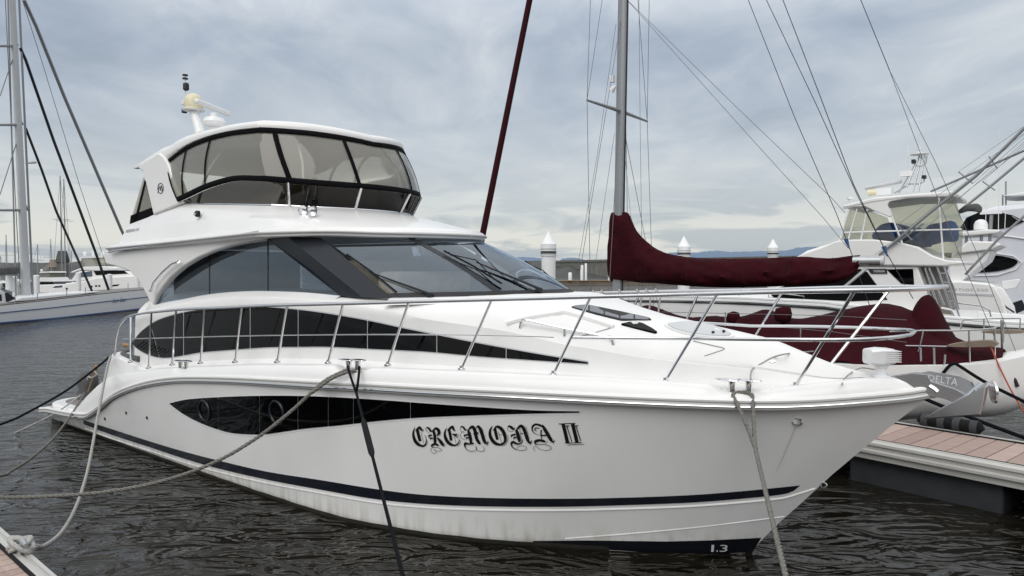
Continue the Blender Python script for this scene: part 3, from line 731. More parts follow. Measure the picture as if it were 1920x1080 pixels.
prof = [(0.30, 0.0), (0.04, -0.005), (0.006, 0.01), (0.0, 0.04), (0.008, 0.085), (0.05, 0.125), (0.15, 0.152), (0.4, 0.18), (0.85, 0.205), (1.3, 0.215)]
rows = []
for d, dz in prof:
    r = []
    for (x0, s0), (x, s) in zip(full(_h0), full(ht_half(d))): r.append(V((x, s, HZ(x0, s0) + dz * interp(x0, _ht))))
    rows.append(r)
b = MB(); b.add(*loft(rows)); n = len(rows[0])
for rr in (rows[0], rows[-1]):
    for i in range(n // 2): b.add([rr[i], rr[i + 1], rr[n - 2 - i], rr[n - 1 - i]], [(0, 1, 2, 3)])
lo = [r[0] for r in rows]; hi = [r[-1] for r in rows]; b.add(lo + list(reversed(hi)), [tuple(range(2 * len(lo)))])
b.build('hardtop', M['gel'], yacht, sharp=40)
# clear vinyl enclosure with black canvas borders
def ZET(x, s): return HZ(x, s) + 0.012
eb = half(4.45, 8.53, 0.34, 1.77, 1.74, 40, 40); et = half(3.88, 8.05, 0.345, 1.665, 1.655, 40, 40)
EB, ET = full(eb), full(et)
def enc(i, v, off=0.0):
    a, c = EB[i], ET[i]; za, zc = ZVT(*a) + 0.0, ZET(*c); bul = 0.05 * sin(pi * v)
    x, s = lerp(a[0], c[0], v), lerp(a[1], c[1], v); r = sqrt((x - 6) ** 2 * 0.3 + s * s) + 1e-6
    return V((x + (bul + off) * (x - 6) * 0.55 / r, s + (bul + off) * s / r, lerp(za, zc, v)))
def col_at(px, v):
    best, bi = 1e9, 0
    for i in range(nfull // 2 + 36):
        p = enc(i, v); d = abs(YF.proj(p[0], -p[1], p[2])[0] - px)
        if d < best: best, bi = d, i
    return bi
joints = [(0, 0)] + [(col_at(a, 0.0), col_at(c, 1.0)) for a, c in ((345, 352), (385, 398))] + [(col_at(543, 0.05), col_at(513, 0.95)), (col_at(672, 0.05), col_at(643, 0.95)), (col_at(772, 0.05), col_at(740, 0.95))]
mid_i = nfull // 2
mir = [(nfull - 1 - a, nfull - 1 - c) for a, c in reversed(joints)]
js = [j for j in joints] + [m for m in mir if m[0] > joints[-1][0] and m[1] > joints[-1][1]]
def encf(fi, v, off=0.0):
    i = int(min(max(fi, 0), nfull - 1.001)); t = fi - i; return enc(i, v, off).lerp(enc(min(i + 1, nfull - 1), v, off), t)
for (a0, c0), (a1, c1) in zip(js, js[1:]):
    R = []
    for k in range(9):
        v = k / 8; R.append([encf(lerp(lerp(a0, c0, v), lerp(a1, c1, v), q / 16), v) for q in range(17)])
    mk('enclosure_panel', *loft(R), M['vinyl'], yacht)
def band(f0, f1, v0, v1, n, name, wv=6):
    """black canvas band between two (foot,head) column tracks"""
    R = []
    for k in range(wv + 1):
        v = lerp(v0, v1, k / wv); R.append([encf(lerp(f0(v), f1(v), q / n), v, 0.012) for q in range(n + 1)])
    o = mk(name, *loft(R), M['canvas_black'], yacht); md = o.modifiers.new('t', 'SOLIDIFY'); md.thickness = 0.012; md.offset = 1; return o
W = [0.45, 0.5, 0.5, 1.45, 1.3, 1.0, 1.0, 1.3, 1.45, 0.5, 0.5, 0.45]
for (a, c), wd in zip(js, W + [0.6] * 10):
    band(lambda v: lerp(a, c, v) - wd * 0.5, lambda v: lerp(a, c, v) + wd * 0.5, 0.0, 1.0, 3, 'canvas_post')
N1 = nfull - 1
band(lambda v: 0, lambda v: N1, 0.90, 1.0, 120, 'canvas_head_band', 2)
band(lambda v: 0, lambda v: N1, -0.02, 0.085, 120, 'canvas_foot_band', 2)
# tubular frame behind the vinyl
for sg in (1, -1):
    MB().tube([V(p) for p in catmull([(4.6, sg * 1.45, 4.75), (4.9, sg * 1.42, 5.3), (5.4, sg * 1.3, 5.78), (6.2, sg * 1.15, 5.9), (7.3, sg * 1.05, 5.75)], 6)], 0.03, 8).build('canopy_frame', M['white'], yacht)
    MB().tube([V(p) for p in ((7.6, sg * 1.15, 4.8), (7.55, sg * 1.12, 5.35), (7.3, sg * 1.05, 5.75))], 0.022, 8).build('canopy_frame', M['white'], yacht)
MB().tube([V(p) for p in catmull([(7.3, -1.05, 5.75), (7.45, -0.5, 5.86), (7.45, 0.5, 5.86), (7.3, 1.05, 5.75)], 6)], 0.022, 8).build('canopy_frame', M['white'], yacht)
rbox('flybridge_seat', (5.6, 0.7, 4.85), (0.6, 1.1, 0.75), 0.12, M['blind'], yacht)
rbox('flybridge_console', (7.4, -0.3, 4.75), (0.6, 1.6, 0.55), 0.1, M['interior'], yacht)
def px_plate(pts, s, th, name, m, sg_list=(1, -1), sfun=None, parent=None, fr=None, bev=0.0):
    parent = parent or yacht; fr = fr or YF; o = None
    for sg in sg_list:
        P_ = []
        for px, py in pts:
            p = fr.P(px, py, s) if sfun is None else fr.surf(px, py, sfun); P_.append(V((p[0], sg * p[1], p[2])))
        v, f = prism_geo(P_, (0, sg * th, 0)); o = mk(name, v, f, m, parent, sharp=30)
        if bev: md = o.modifiers.new('b', 'BEVEL'); md.width = bev; md.segments = 2; md.limit_method = 'ANGLE'
    return o
px_plate([(258, 315), (262, 309), (297, 286), (306, 293), (313, 304), (319, 319), (343, 379), (320, 390), (287, 403), (272, 338), (268, 322)], 1.74, 0.20, 'arch_leg', M['gel'], bev=0.03)
px_plate([(269, 332), (273, 342), (287, 402), (243, 420)], 1.66, 0.01, 'aft_curtain', M['vinyl'])
px_plate([(243, 420), (245, 404), (287, 388), (288, 403)], 1.672, 0.014, 'aft_curtain_hem', M['canvas_black'])
px_plate([(271, 338), (273, 341), (256, 412), (252, 414)], 1.672, 0.014, 'aft_curtain_strip', M['canvas_black'])
# wing pillar under the overhang, arched side
def wing_s(x, z): return 2.06 - 0.10 * max(0.0, (x - 5) / 3) - 0.09 * max(0.0, 3.4 - z) * 1.6
px_plate([(193, 476), (250, 468), (300, 462), (400, 452), (490, 442), (502, 445), (465, 452), (430, 460), (400, 470), (370, 483), (340, 501), (318, 520), (303, 539), (292, 555), (287, 574), (281, 566), (273, 550), (260, 526), (242, 508), (219, 500), (198, 495)], 2.0, 0.14, 'wing_pillar', M['gel'], sfun=wing_s, bev=0.025)
px_plate([(281, 566), (290, 576), (300, 584), (262, 618), (247, 645), (245, 692), (240, 690), (249, 640), (266, 590)], 1.98, 0.2, 'aft_pillar', M['gel'], bev=0.02)
both_tubes([YF.P(a, c, 2.10) for a, c in ((280, 544), (283, 546), (288, 530), (305, 510), (322, 495), (335, 490), (334, 492))], 0.022, 'grab_rail', M['steel'])
both_tubes([(x, s, z) for x, s, z in [YF.P(a, c, 2.14) for a, c in ((204, 473), (230, 468), (300, 459), (380, 449), (440, 442), (485, 434))]], 0.02, 'side_grab_rail', M['steel'])
# ------------------------------------------------------------------ stern
def stern():
    # swim platform, cockpit coaming and transom
    zt = 0.36; pts = []
    for i in range(13):
        t = i / 12 * pi / 2; pts.append((-0.85 - 0.35 * sin(t) + 0.35, 2.25 - 0.45 * (1 - cos(t)) * 1.0))
    out_ = [(1.9, 2.25)] + [(-0.45 - 0.65 * sin(i / 10 * pi / 2), 1.65 + 0.6 * cos(i / 10 * pi / 2)) for i in range(11)]
    poly = [V((x, s, 0.26)) for x, s in out_] + [V((x, -s, 0.26)) for x, s in reversed(out_)]
    o = mk('swim_platform', *prism_geo(poly, (0, 0, 0.11)), M['gel'], yacht, sharp=30); md = o.modifiers.new('b', 'BEVEL'); md.width = 0.03; md.segments = 2; md.limit_method = 'ANGLE'
    inn = [(1.7, 2.0)] + [(-0.38 - 0.55 * sin(i / 10 * pi / 2), 1.5 + 0.5 * cos(i / 10 * pi / 2)) for i in range(11)]
    poly = [V((x, s, 0.372)) for x, s in inn] + [V((x, -s, 0.372)) for x, s in reversed(inn)]
    mk('platform_decking', *prism_geo(poly, (0, 0, 0.012)), M['greyteak'], yacht)
    # cockpit coaming wraps round the quarter
    top = [(4.3, 2.24), (3.4, 2.22), (2.7, 2.18), (2.25, 2.1), (1.95, 1.95), (1.78, 1.7), (1.72, 1.3), (1.70, 0.6), (1.7, 0)]
    bot = [(4.3, 2.38), (3.4, 2.36), (2.5, 2.33), (1.95, 2.27), (1.65, 2.1), (1.5, 1.8), (1.45, 1.3), (1.44, 0.6), (1.44, 0)]
    ct = catmull([(x, s, 0) for x, s in top], 5); cb = catmull([(x, s, 0) for x, s in bot], 5)
    zc_ = lambda x: interp(x, [(2.2, 1.715), (2.65, 1.70), (3.8, 1.585), (4.3, 1.50)])
    rows = [[(p.x, p.y, 0.37) for p in cb], [(lerp(p.x, q.x, 0.5), lerp(p.y, q.y, 0.5), 1.0) for p, q in zip(cb, ct)], [(p.x, p.y, zc_(p.x) - 0.07) for p in ct], [(p.x + 0.01, p.y - 0.015, zc_(p.x) - 0.02) for p in ct], [(p.x + 0.04, p.y - 0.05 if p.y > 0.06 else p.y, zc_(p.x)) for p in ct], [(p.x + 0.27, max(0, p.y - 0.30), zc_(p.x) - 0.003) for p in ct], [(p.x + 0.3, max(0, p.y - 0.33), 1.2) for p in ct]]
    b = MB()
    for sg in (1, -1): b.add(*loft([[V((p[0], sg * p[1], p[2])) for p in r] for r in rows]))
    b.build('cockpit_coaming', M['gel'], yacht, sharp=40)
    poly = [V((p.x + 0.28, max(0, p.y - 0.28), 1.25)) for p in ct]; poly2 = [V((p.x + 0.28, -max(0, p.y - 0.28), 1.25)) for p in reversed(ct)]
    mk('cockpit_floor', poly + poly2, [tuple(range(len(poly) * 2))], M['greyteak'], yacht)
    MB().tube([V((p.x + 0.17, max(0, p.y - 0.17), 1.70)) for p in ct[6:26]], 0.06, 8).build('cockpit_cushion', M['greycanvas'], yacht)
    # covered outboard / tender bundle on the platform
    c0 = V(YF.Z(163, 748, 0.38)); b = MB(); rnd = random.Random(2)
    v, f = lathe_geo([(0.02, 0.0), (0.24, 0.02), (0.27, 0.2), (0.24, 0.34), (0.29, 0.45), (0.27, 0.7), (0.20, 0.86), (0.06, 0.9)], (0, 0, 0), 16)
    v = [Vector((p.x * 0.95 * rnd.uniform(0.9, 1.1), p.y * 0.75 * rnd.uniform(0.88, 1.1), p.z * 0.78)) + c0 + Vector((0.12 * p.z, 0, 0)) for p in v]; b.add(v, f); ob = b.build('covered_outboard', M['greycanvas'], yacht, sharp=70)
    for px, py, tx, ty, s in ((181, 686, 165, 735, 1.7), (232, 647, 258, 649, 1.35)):
        p, q = V(YF.P(px, py, s)), V(YF.P(tx, ty, s)); MB().tube([p, p.lerp(q, 0.16), p.lerp(q, 0.3), q], [0.045, 0.05, 0.018, 0.016], 8).build('paddle', M['teak'], yacht)
    pl = [V(YF.P(a, c_, 1.72)) for a, c_ in ((163, 712), (168, 700), (176, 695), (181, 702), (172, 708), (166, 706))]; MB().tube(catmull(pl, 4), 0.018, 6).build('lashing_cord', M['ropew'], ob)
stern()
# ------------------------------------------------------------------ rails
RAIL = smooth_tab([(228, 606), (240, 594), (262, 588), (300, 584), (345, 580), (420, 577), (500, 573), (655, 569), (765, 566), (920, 562), (1105, 557), (1340, 551), (1480, 547), (1600, 545), (1700, 543), (1750, 540), (1772, 537)])
MIDR = smooth_tab([(256, 635), (330, 633), (440, 630), (560, 628), (700, 627), (860, 628), (1000, 631), (1067, 633), (1290, 635), (1500, 637), (1600, 637), (1660, 634), (1700, 629), (1728, 622)])
def rail_half(tip, w0, k):     # plan of a rail: follows the deck edge, round nose
    r = [(x, Bs(x) - 0.16) for x in rng(2.75, 14.6, 60)]
    b0 = r[-1][1]
    for i in range(1, 25):
        t = i / 24; r.append((14.6 + (tip - 14.6) * sin(t * pi / 2) ** 1.0, b0 * (max(0.0, cos(t * pi / 2))) ** 0.55))
    return r
tr = rail_half(17.02, 0, 0); pts = [(x, max(s, 0.0), YF.zfit(x, s, RAIL, 3.1)) for x, s in tr]
pts[-1] = (pts[-1][0], 0.0, pts[-1][2])
head = catmull([YF.P(px, py, 2.18) for px, py in ((215, 668), (216.5, 645), (220, 624), (227, 606), (238, 595.5), (252, 590.5), (266, 588))], 5)
TR = [tuple(p) for p in head] + [p for p in pts if YF.proj(*p)[0] > 272]
MB().tube([V(p) for p in TR] + [V((p[0], -p[1], p[2])) for p in reversed(TR[:-1])], 0.023, 10).build('top_rail', M['steel'], yacht)
def rail_pt(px, py, half_pts):
    best = None
    for a, c in zip(half_pts, half_pts[1:]):
        for t in (0, 0.25, 0.5, 0.75):
            p = tuple(lerp(a[i], c[i], t) for i in range(3)); q = YF.proj(*p)[0]
            if best is None or abs(q - px) < best[0]: best = (abs(q - px), p)
    return best[1]
mr = [(x, s * 0.985 - 0.02) for x, s in rail_half(16.72, 0, 0)]
mp_ = [(x, max(0, s), YF.zfit(x, s, MIDR, 2.6)) for x, s in mr]; mp_[-1] = (mp_[-1][0], 0, mp_[-1][2])
wire = [p for p in mp_ if YF.proj(*p)[0] < 1067]; rod = [p for p in mp_ if YF.proj(*p)[0] >= 1060]
both_tubes([p for p in wire if p[0] > 3.3], 0.008, 'guard_wire', M['steel'], n=6)
MB().tube([V(p) for p in rod] + [V((p[0], -p[1], p[2])) for p in reversed(rod[:-1])], 0.020, 10).build('mid_rail', M['steel'], yacht)
STAN = [((245, 679), (245, 591)), ((279, 690), (283, 588)), ((323, 684), (329, 585)), ((376, 681), (385, 582)), ((441, 679), (454, 577)), ((520, 679), (537, 574)), ((615, 681), (641, 570)), ((727, 685), (767, 566)), ((865, 693), (919, 562)), ((1037, 703), (1107, 557)), ((1247, 716), (1345, 551)), ((1491, 725), (1603, 545))]
for (bx, by), (tx, ty) in STAN:
    p0 = YF.plan(bx, by, lambda x: max(0.05, Bs(x) - 0.22)); p1 = rail_pt(tx, ty, TR[18:])
    if bx < 300: p0 = (p0[0], p0[1], p0[2])
    for sg in (1, -1):
        a, c = V((p0[0], sg * p0[1], p0[2])), V((p1[0], sg * p1[1], p1[2]))
        st = MB().tube([a, c], 0.0185, 8).build('stanchion', M['steel'], yacht)
        MB().lathe([(0.05, -0.01), (0.05, 0.012), (0.026, 0.02), (0.024, 0.05)], a, 14).build('stanchion_base', M['steel'], st)
# ------------------------------------------------------------------ deck hardware
def cleat_pair(px0, px1, py, name='cleat'):
    for px, dr in ((px0, -1), (px1, 1)):
        p = YF.plan(px, py, lambda x: Bs(x) - 0.17)
        for sg in (1, -1):
            o = V((p[0], sg * p[1], p[2])); b = MB()
            b.lathe([(0.06, -0.02), (0.042, 0.0), (0.036, 0.06), (0.042, 0.125)], o, 12)
            v, f = lathe_geo([(0.0, -0.15), (0.02, -0.135), (0.032, -0.05), (0.036, 0.0), (0.032, 0.05), (0.02, 0.09), (0.0, 0.10)], (0, 0, 0), 10, (1, 0, 0))
            a = 0.05 * dr
            v = [Vector((q.x * 1.15, q.y * 1.9, q.z * 0.5)) for q in v]
            b.add([q * 1.0 + o + Vector((0.03 * dr, 0, 0.14)) for q in v], f)
            b.build(name, M['chrome'], yacht)
cleat_pair(1372, 1404, 736); cleat_pair(654, 671, 694); cleat_pair(339, 350, 692)
b = MB()
# foredeck fittings placed on the crowned foredeck
def on(px, py, dz=0.0): p = YF.top(px, py, T); return V((p[0], p[1], p[2] + dz))
def deck_poly(pts, dz, th, name, m, parent=None, sm=5):
    c = [on(a, c_, dz) for a, c_ in pts]; v, f = prism_geo(c, (0, 0, th)); o = mk(name, v, f, m, parent or yacht, sharp=30); return o
deck_poly([(1072, 576), (1100, 572), (1160, 584), (1217, 597), (1221, 600), (1200, 601), (1165, 601), (1120, 590)], -0.01, 0.022, 'deck_light_frame', M['blackmatt'])
for (a, c) in ((0.02, 0.2), (0.22, 0.4), (0.42, 0.6), (0.62, 0.79), (0.81, 0.985)):
    tp = [(1072, 576), (1100, 573), (1160, 585), (1219, 598)]; bt = [(1072, 577), (1120, 589), (1165, 600), (1219, 601)]
    q = lambda Tb, t: (lerp(1074, 1218, t), interp(lerp(1074, 1218, t), Tb))
    deck_poly([q(tp, a), q(tp, (a + c) / 2), q(tp, c), q(bt, c), q(bt, (a + c) / 2), q(bt, a)], 0.008, 0.012, 'deck_light', M['greyglass'])
deck_poly([(1165, 610), (1178, 607), (1193, 606), (1205, 609), (1222, 618), (1232, 625), (1228, 626), (1195, 618)], -0.005, 0.03, 'step_pad', M['blackglass'])
deck_poly([(1183, 609), (1190, 608), (1198, 609), (1196, 612), (1188, 613)], 0.026, 0.012, 'step_plate', M['chrome'])
hp = [(1246, 611), (1254, 608), (1290, 605), (1330, 610), (1355, 619), (1374, 628), (1376, 632), (1366, 635), (1330, 634), (1290, 628), (1262, 620)]
hp = [(p.x, p.y) for p in catmull([(a, c, 0) for a, c in hp], 4, True)]
deck_poly(hp, -0.01, 0.03, 'hatch_coaming', M['gel'])
cx_, cy_ = 1312, 619
deck_poly([(cx_ + (a - cx_) * 0.9, cy_ + (c - cy_) * 0.86) for a, c in hp], 0.016, 0.016, 'deck_hatch', M['lightgrey'])
for a, c in ((1337, 629), (1357, 627)): deck_poly([(a - 3, c), (a, c - 1.3), (a + 3, c), (a, c + 1.3)], 0.03, 0.02, 'hatch_latch', M['blackmatt'])
# sunpad recess lines and seams
def seam(pts, r, name, m, dz=0.004, k=5):
    c = catmull([on(a, c_, dz) for a, c_ in pts], k); return MB().tube(c, r, 6).build(name, m, yacht)
seam([(950, 607), (985, 597), (1040, 588), (1062, 586), (1100, 597), (1150, 613)], 0.035, 'sunpad_moulding', M['deck'], 0.0)
seam([(1150, 613), (1130, 620), (1090, 631)], 0.006, 'deck_seam', M['seam'])
seam([(1300, 640), (1335, 648), (1358, 654), (1345, 660), (1321, 668)], 0.006, 'deck_seam', M['seam'])
seam([(1525, 659), (1480, 663), (1450, 670), (1428, 682), (1412, 691), (1408, 700), (1407, 712)], 0.009, 'deck_seam', M['seam'], 0.002)
seam([(1640, 693), (1615, 690), (1598, 698), (1582, 712), (1579, 722)], 0.008, 'deck_seam', M['seam'], 0.002)
deck_poly([(1442, 679), (1448, 677.5), (1455, 679), (1448, 681.5)], 0.0, 0.01, 'deck_filler', M['chrome'])
for pts_, sgl in (([(975, 612), (983, 607), (1010, 609), (1055, 615), (1100, 624), (1140, 634), (1148, 642), (1150, 645)], 1),):
    P_ = [on(a, c_, 0.0) for a, c_ in ((975, 614), (1058, 630), (1150, 646))]
    hh = 0.10
    path = [P_[0], P_[0] + Vector((0.03, 0, hh * 0.8)), P_[0] + Vector((0.12, 0, hh))] + [P_[1] + Vector((0, 0, hh))] + [P_[2] + Vector((-0.12, 0, hh)), P_[2] + Vector((-0.03, 0, hh * 0.8)), P_[2]]
    for sg in (1, -1):
        o = MB().tube([(p.x, p.y * sg, p.z) for p in catmull(path, 4)], 0.02, 8).build('foredeck_grab_rail', M['steel'], yacht)
        MB().tube([(P_[1].x, P_[1].y * sg, P_[1].z), (P_[1].x, P_[1].y * sg, P_[1].z + hh)], 0.016, 8).build('grab_rail_post', M['steel'], o)
# deck searchlight
p = on(1652, 706); sl = MB().lathe([(0.095, 0.0), (0.095, 0.01), (0.07, 0.015), (0.055, 0.02), (0.055, 0.10), (0.075, 0.11), (0.075, 0.14), (0.05, 0.145)], p, 18).build('searchlight_base', M['white'], yacht)
hv = []; hf = []
hb_ = MB(); rot = Matrix.Rotation(radians(0), 3, 'Z')
secs = []
for i, (x, hy, z0, z1) in enumerate(((0.24, 0.15, 0.0, 0.20), (0.23, 0.17, -0.01, 0.235), (0.05, 0.18, -0.02, 0.26), (-0.14, 0.17, 0.0, 0.25), (-0.22, 0.14, 0.04, 0.20))):
    secs.append([Vector((x, hy * cos(t) ** 1 if False else hy * max(-1, min(1, 1.25 * cos(t))), (z0 + z1) / 2 + (z1 - z0) / 2 * max(-1, min(1, 1.25 * sin(t))))) for t in [2 * pi * k / 20 for k in range(20)]])
R9 = Matrix.Rotation(radians(-142), 3, 'Z')
pc = p + Vector((0, 0, 0.145))
v = [R9 @ (q * 0.66) + pc for r in secs for q in r]; f = []
for i in range(len(secs) - 1):
    for k in range(20): f.append((i * 20 + k, i * 20 + (k + 1) % 20, (i + 1) * 20 + (k + 1) % 20, (i + 1) * 20 + k))
f.append(tuple(range(20))); f.append(tuple(range(len(v) - 20, len(v))))
mk('searchlight', v, f, M['white'], yacht, sharp=40)
fin = MB()
for k in range(6):
    fin.box(R9 @ Vector((-0.07, 0, 0.03 + 0.0225 * k)) + pc, (0.17, 0.248, 0.008), R9.to_3x3())
fin.build('searchlight_fins', M['white'], yacht)
# bow roller and anchor
def anchor():
    pl = lambda pts, s, th, name, m, par: px_plate(pts, s, th, name, m, (1,), parent=par)
    pl([(1665, 708), (1712, 701), (1738, 703), (1745, 716), (1790, 730), (1840, 757), (1818, 766), (1770, 748), (1742, 742), (1700, 716)], 0.08, 0.16, 'bow_roller', M['steel'], yacht)
    an = pl([(1668, 708), (1715, 701), (1742, 696), (1800, 706), (1822, 716), (1834, 738), (1836, 747), (1812, 745), (1772, 724), (1742, 716), (1700, 716)], 0.06, 0.03, 'anchor', M['alu'], yacht)
    # plough flukes
    tip = YF.P(1735, 786, 0.0); b = MB()
    heel_t = YF.P(1852, 726, 0.0); heel_b = YF.P(1842, 772, 0.0); crown = YF.P(1806, 752, 0.0)
    tv, cv, ht_, hbv = V(tip), V(crown), V(heel_t), V(heel_b)
    for sg in (1, -1):
        wing_b = hbv + Vector((0, 0.20 * sg, 0)); wing_t = ht_ + Vector((0, 0.22 * sg, 0.02))
        b.add([tv, cv, wing_t, wing_b], [(0, 1, 2, 3)]); b.add([cv, ht_, wing_t], [(0, 1, 2)])
    o = b.build('anchor_fluke', M['steel'], an, smooth=False); md = o.modifiers.new('t', 'SOLIDIFY'); md.thickness = 0.02
    q0, q1 = V(YF.P(1806, 747, 0.1)), V(YF.P(1838, 717, 0.1)); MB().tube([q0, q1], 0.014, 8).build('anchor_lever', M['chrome'], an)
    q0, q1 = V(YF.P(1822, 716, 0.075)), V(YF.P(1832, 738, 0.075)); MB().tube([q0, q1], 0.008, 6).build('anchor_edge', M['chrome'], an)
    c0 = [V(YF.P(a, c, 0.1)) for a, c in ((1742, 724), (1752, 730), (1757, 735))]
    MB().tube(c0, 0.018, 8).build('anchor_shackle', M['chrome'], an)
    d = V(YF.P(1863, 735, 0.0)); dv, df = lathe_geo([(0.115, -0.01), (0.115, 0.01)], d, 20, (0.93, 0.35, 0.05)); mk('anchor_roll_plate', dv, df, M['steel'], an)
    return an
anchor()
# stem ring and hull fittings
for px, py, r in ((1494, 790, 0.035),):
    p = YF.surf(px, py, S, 0.6)
    for sg in (1, -1): MB().tube([V((p[0] + r * 1.5 * cos(t), sg * (p[1] + 0.012), p[2] + r * sin(t))) for t in [2 * pi * k / 14 for k in range(14)]], 0.014, 6, closed=True).build('hawse_ring', M['steel'], yacht)
for px, py in ((139, 0), (197, 785), (237, 774), (276, 783), (291, 715), (298, 715)):
    if py == 0: continue
    p = YF.surf(px, py, (lambda x, z: Bs(x) - 0.02) if py < 720 else S)
    for sg in (1, -1): MB().lathe([(0.03, -0.01), (0.03, 0.012), (0.0, 0.018)], V((p[0], sg * p[1], p[2])), 10, (0, -sg, 0)).build('drain_fitting', M['blackmatt'], yacht)
p = YF.P(1544, 910, 0.0); MB().tube([V((p[0] + 0.035 * cos(t), 0.0, p[2] + 0.03 * sin(t))) for t in [2 * pi * k / 12 for k in range(12)]], 0.012, 6, closed=True).build('stem_eye', M['steel'], yacht)
for a_, w0, w1 in ((1494, 6, 2),):
    st_ = [(1493, 797, 4), (1482, 825, 3.5), (1468, 858, 2.5), (1456, 885, 1)]
    L_, R_ = [], []
    for x_, y_, w_ in st_:
        for d_, ls in ((-w_ / 2, L_), (w_ / 2, R_)):
            q_ = YF.surf(x_ + d_, y_, S); ls.append(V((q_[0], q_[1] + 0.006, q_[2])))
    mk('rust_streak', *loft([L_, R_]), M['stain'], yacht)
# wipers
def wiper(s0, base, tip, b0, b1):
    par = None
    P0, P1 = base, tip
    b = MB(); b.tube([P0, P0.lerp(P1, 0.45), P1], [0.02, 0.014, 0.010], 6); b.tube([P0 + Vector((0, 0.05, 0)), P1], 0.008, 5); o = b.build('wiper_arm', M['blackmatt'], yacht)
    MB().box(P0 + Vector((0, 0, -0.02)), (0.08, 0.07, 0.05)).build('wiper_motor', M['blackmatt'], o)
    c = MB(); c.tube([b0, b0.lerp(b1, 0.5) + Vector((0, 0, 0.02)), b1], 0.014, 6); c.tube([b0.lerp(b1, 0.12), P1 + Vector((0, 0, 0.03)), b0.lerp(b1, 0.88)], 0.008, 5); c.build('wiper_blade', M['rubber'], o)
def wpx(px, py, off=0.05):
    best = None
    for i in range(101):
        s = 1.7 - 3.4 * i / 100
        for j in range(26):
            p = wsp(s, -0.05 + 1.05 * j / 25); q = YF.proj(*p); d = (q[0] - px) ** 2 + (q[1] - py) ** 2
            if best is None or d < best[0]: best = (d, p)
    p = best[1]; return V((p[0] + off * 0.5, p[1], p[2] + off))
wiper(0, wpx(805, 556), wpx(690, 516), wpx(640, 491), wpx(742, 556)); wiper(0, wpx(1008, 548), wpx(888, 497), wpx(829, 476), wpx(940, 540))
wiper(0, V(YF.P(1076, 549, -1.0)), V(YF.P(1018, 510, -1.1)), V(YF.P(985, 490, -1.15)), V(YF.P(1060, 545, -1.0)))
# horn, nav light, vents
def horn():
    b = MB()
    for px, py in ((560, 387), (577, 389)):
        p = V(YF.P(px + 8, py + 7, 1.55)); ax = Vector((0.75, -0.6, -0.15)).normalized()
        b.lathe([(0.022, -0.42), (0.026, -0.2), (0.04, -0.06), (0.075, 0.0), (0.08, 0.005), (0.062, 0.0), (0.0, -0.06)], p, 16, ax)
        b.lathe([(0.03, -0.55), (0.065, -0.53), (0.07, -0.47), (0.05, -0.42), (0.02, -0.40)], p, 14, ax)
        b.tube([p + ax * -0.25, p + ax * -0.25 - Vector((0, 0, 0.12))], 0.015, 6)
    b.build('horn', M['chrome'], yacht)
horn()
p = YF.P(371, 401, 1.86); o = MB().lathe([(0.06, -0.02), (0.06, 0.03), (0.045, 0.05), (0.0, 0.055)], V(p), 14, (0, -1, 0)).build('navigation_light', M['blackmatt'], yacht)
MB().lathe([(0.03, 0.05), (0.03, 0.07), (0.0, 0.075)], V((p[0], p[1], p[2])), 10, (0, -1, 0)).build('lens', M['chrome'], o)
# radar, dome and aerials on the hardtop
def topgear():
    m0 = V(YF.P(376, 242, 1.15)); d0 = V(YF.P(363, 206, 1.15)); d0 = Vector((d0.x, m0.y, d0.z))
    mast_ = MB().tube([m0 - Vector((0, 0, 0.1)), d0], [0.10, 0.09], 14).build('radar_mast', M['white'], yacht)
    k = 0.0095
    MB().lathe([(0.06, -0.03), (0.215, -0.015), (0.215, 0.0), (0.06, 0.01)], d0, 24).build('mast_plate', M['white'], mast_)
    dm = MB().lathe([(0.175, 0.01), (0.175, 0.06), (0.178, 0.062), (0.178, 0.15), (0.168, 0.21), (0.145, 0.26), (0.10, 0.305), (0.05, 0.325), (0.0, 0.33)], d0, 24).build('satellite_dome', M['cream'], yacht)
    r0 = V(YF.P(402, 238, 1.15)); r0 = Vector((r0.x, m0.y, r0.z))
    rb = MB().lathe([(0.10, -0.14), (0.10, 0.0), (0.20, 0.03), (0.215, 0.09), (0.18, 0.17), (0.11, 0.19), (0.07, 0.2), (0.07, 0.27)], r0, 20).build('radar_pedestal', M['white'], yacht)
    z0 = YF.P(367, 189, 1.35)[2]; s1 = 1.35
    for k in range(400):
        if YF.P(430, 214, s1)[2] >= z0: break
        s1 -= 0.01
    a0, a1 = V(YF.P(367, 189, 1.35)), V(YF.P(430, 214, s1)); c_ = (a0 + a1) / 2; dr = a1 - a0; ln = dr.length; dr.normalize()
    rot = dr.to_track_quat('X', 'Z').to_matrix(); rbx = MB().box(c_, (min(ln, 1.7), 0.10, 0.10), rot).build('radar_scanner', M['white'], rb); md = rbx.modifiers.new('b', 'BEVEL'); md.width = 0.03; md.segments = 3
    b = MB(); a = V(YF.P(348, 207, 1.15)); t_ = V(YF.P(347, 141, 1.15)); t_ = Vector((a.x, a.y, t_.z)); b.tube([d0 + Vector((-0.05, 0, 0)), a + Vector((0, 0, 0.02)), t_], 0.012, 6)
    b.build('instrument_pole', M['white'], mast_)
    for h, r in ((0.0, 0.055), (-0.07, 0.055)): MB().lathe([(r, -0.012), (r, 0.012)], t_ + Vector((0, 0, h)), 14).build('wind_sensor_disc', M['blackmatt'], mast_)
    MB().lathe([(0.03, -0.32), (0.06, -0.30), (0.06, -0.2), (0.05, -0.17), (0.02, -0.16)], t_ + Vector((0.03, 0, 0)), 14).build('anchor_light', M['blackmatt'], mast_)
    MB().box(a + Vector((-0.05, 0, 0.0)), (0.08, 0.08, 0.09)).build('deck_light_unit', M['blackmatt'], mast_)
    MB().box(a + Vector((-0.05, 0, 0.18)), (0.12, 0.06, 0.09)).build('camera_unit', M['white'], mast_)
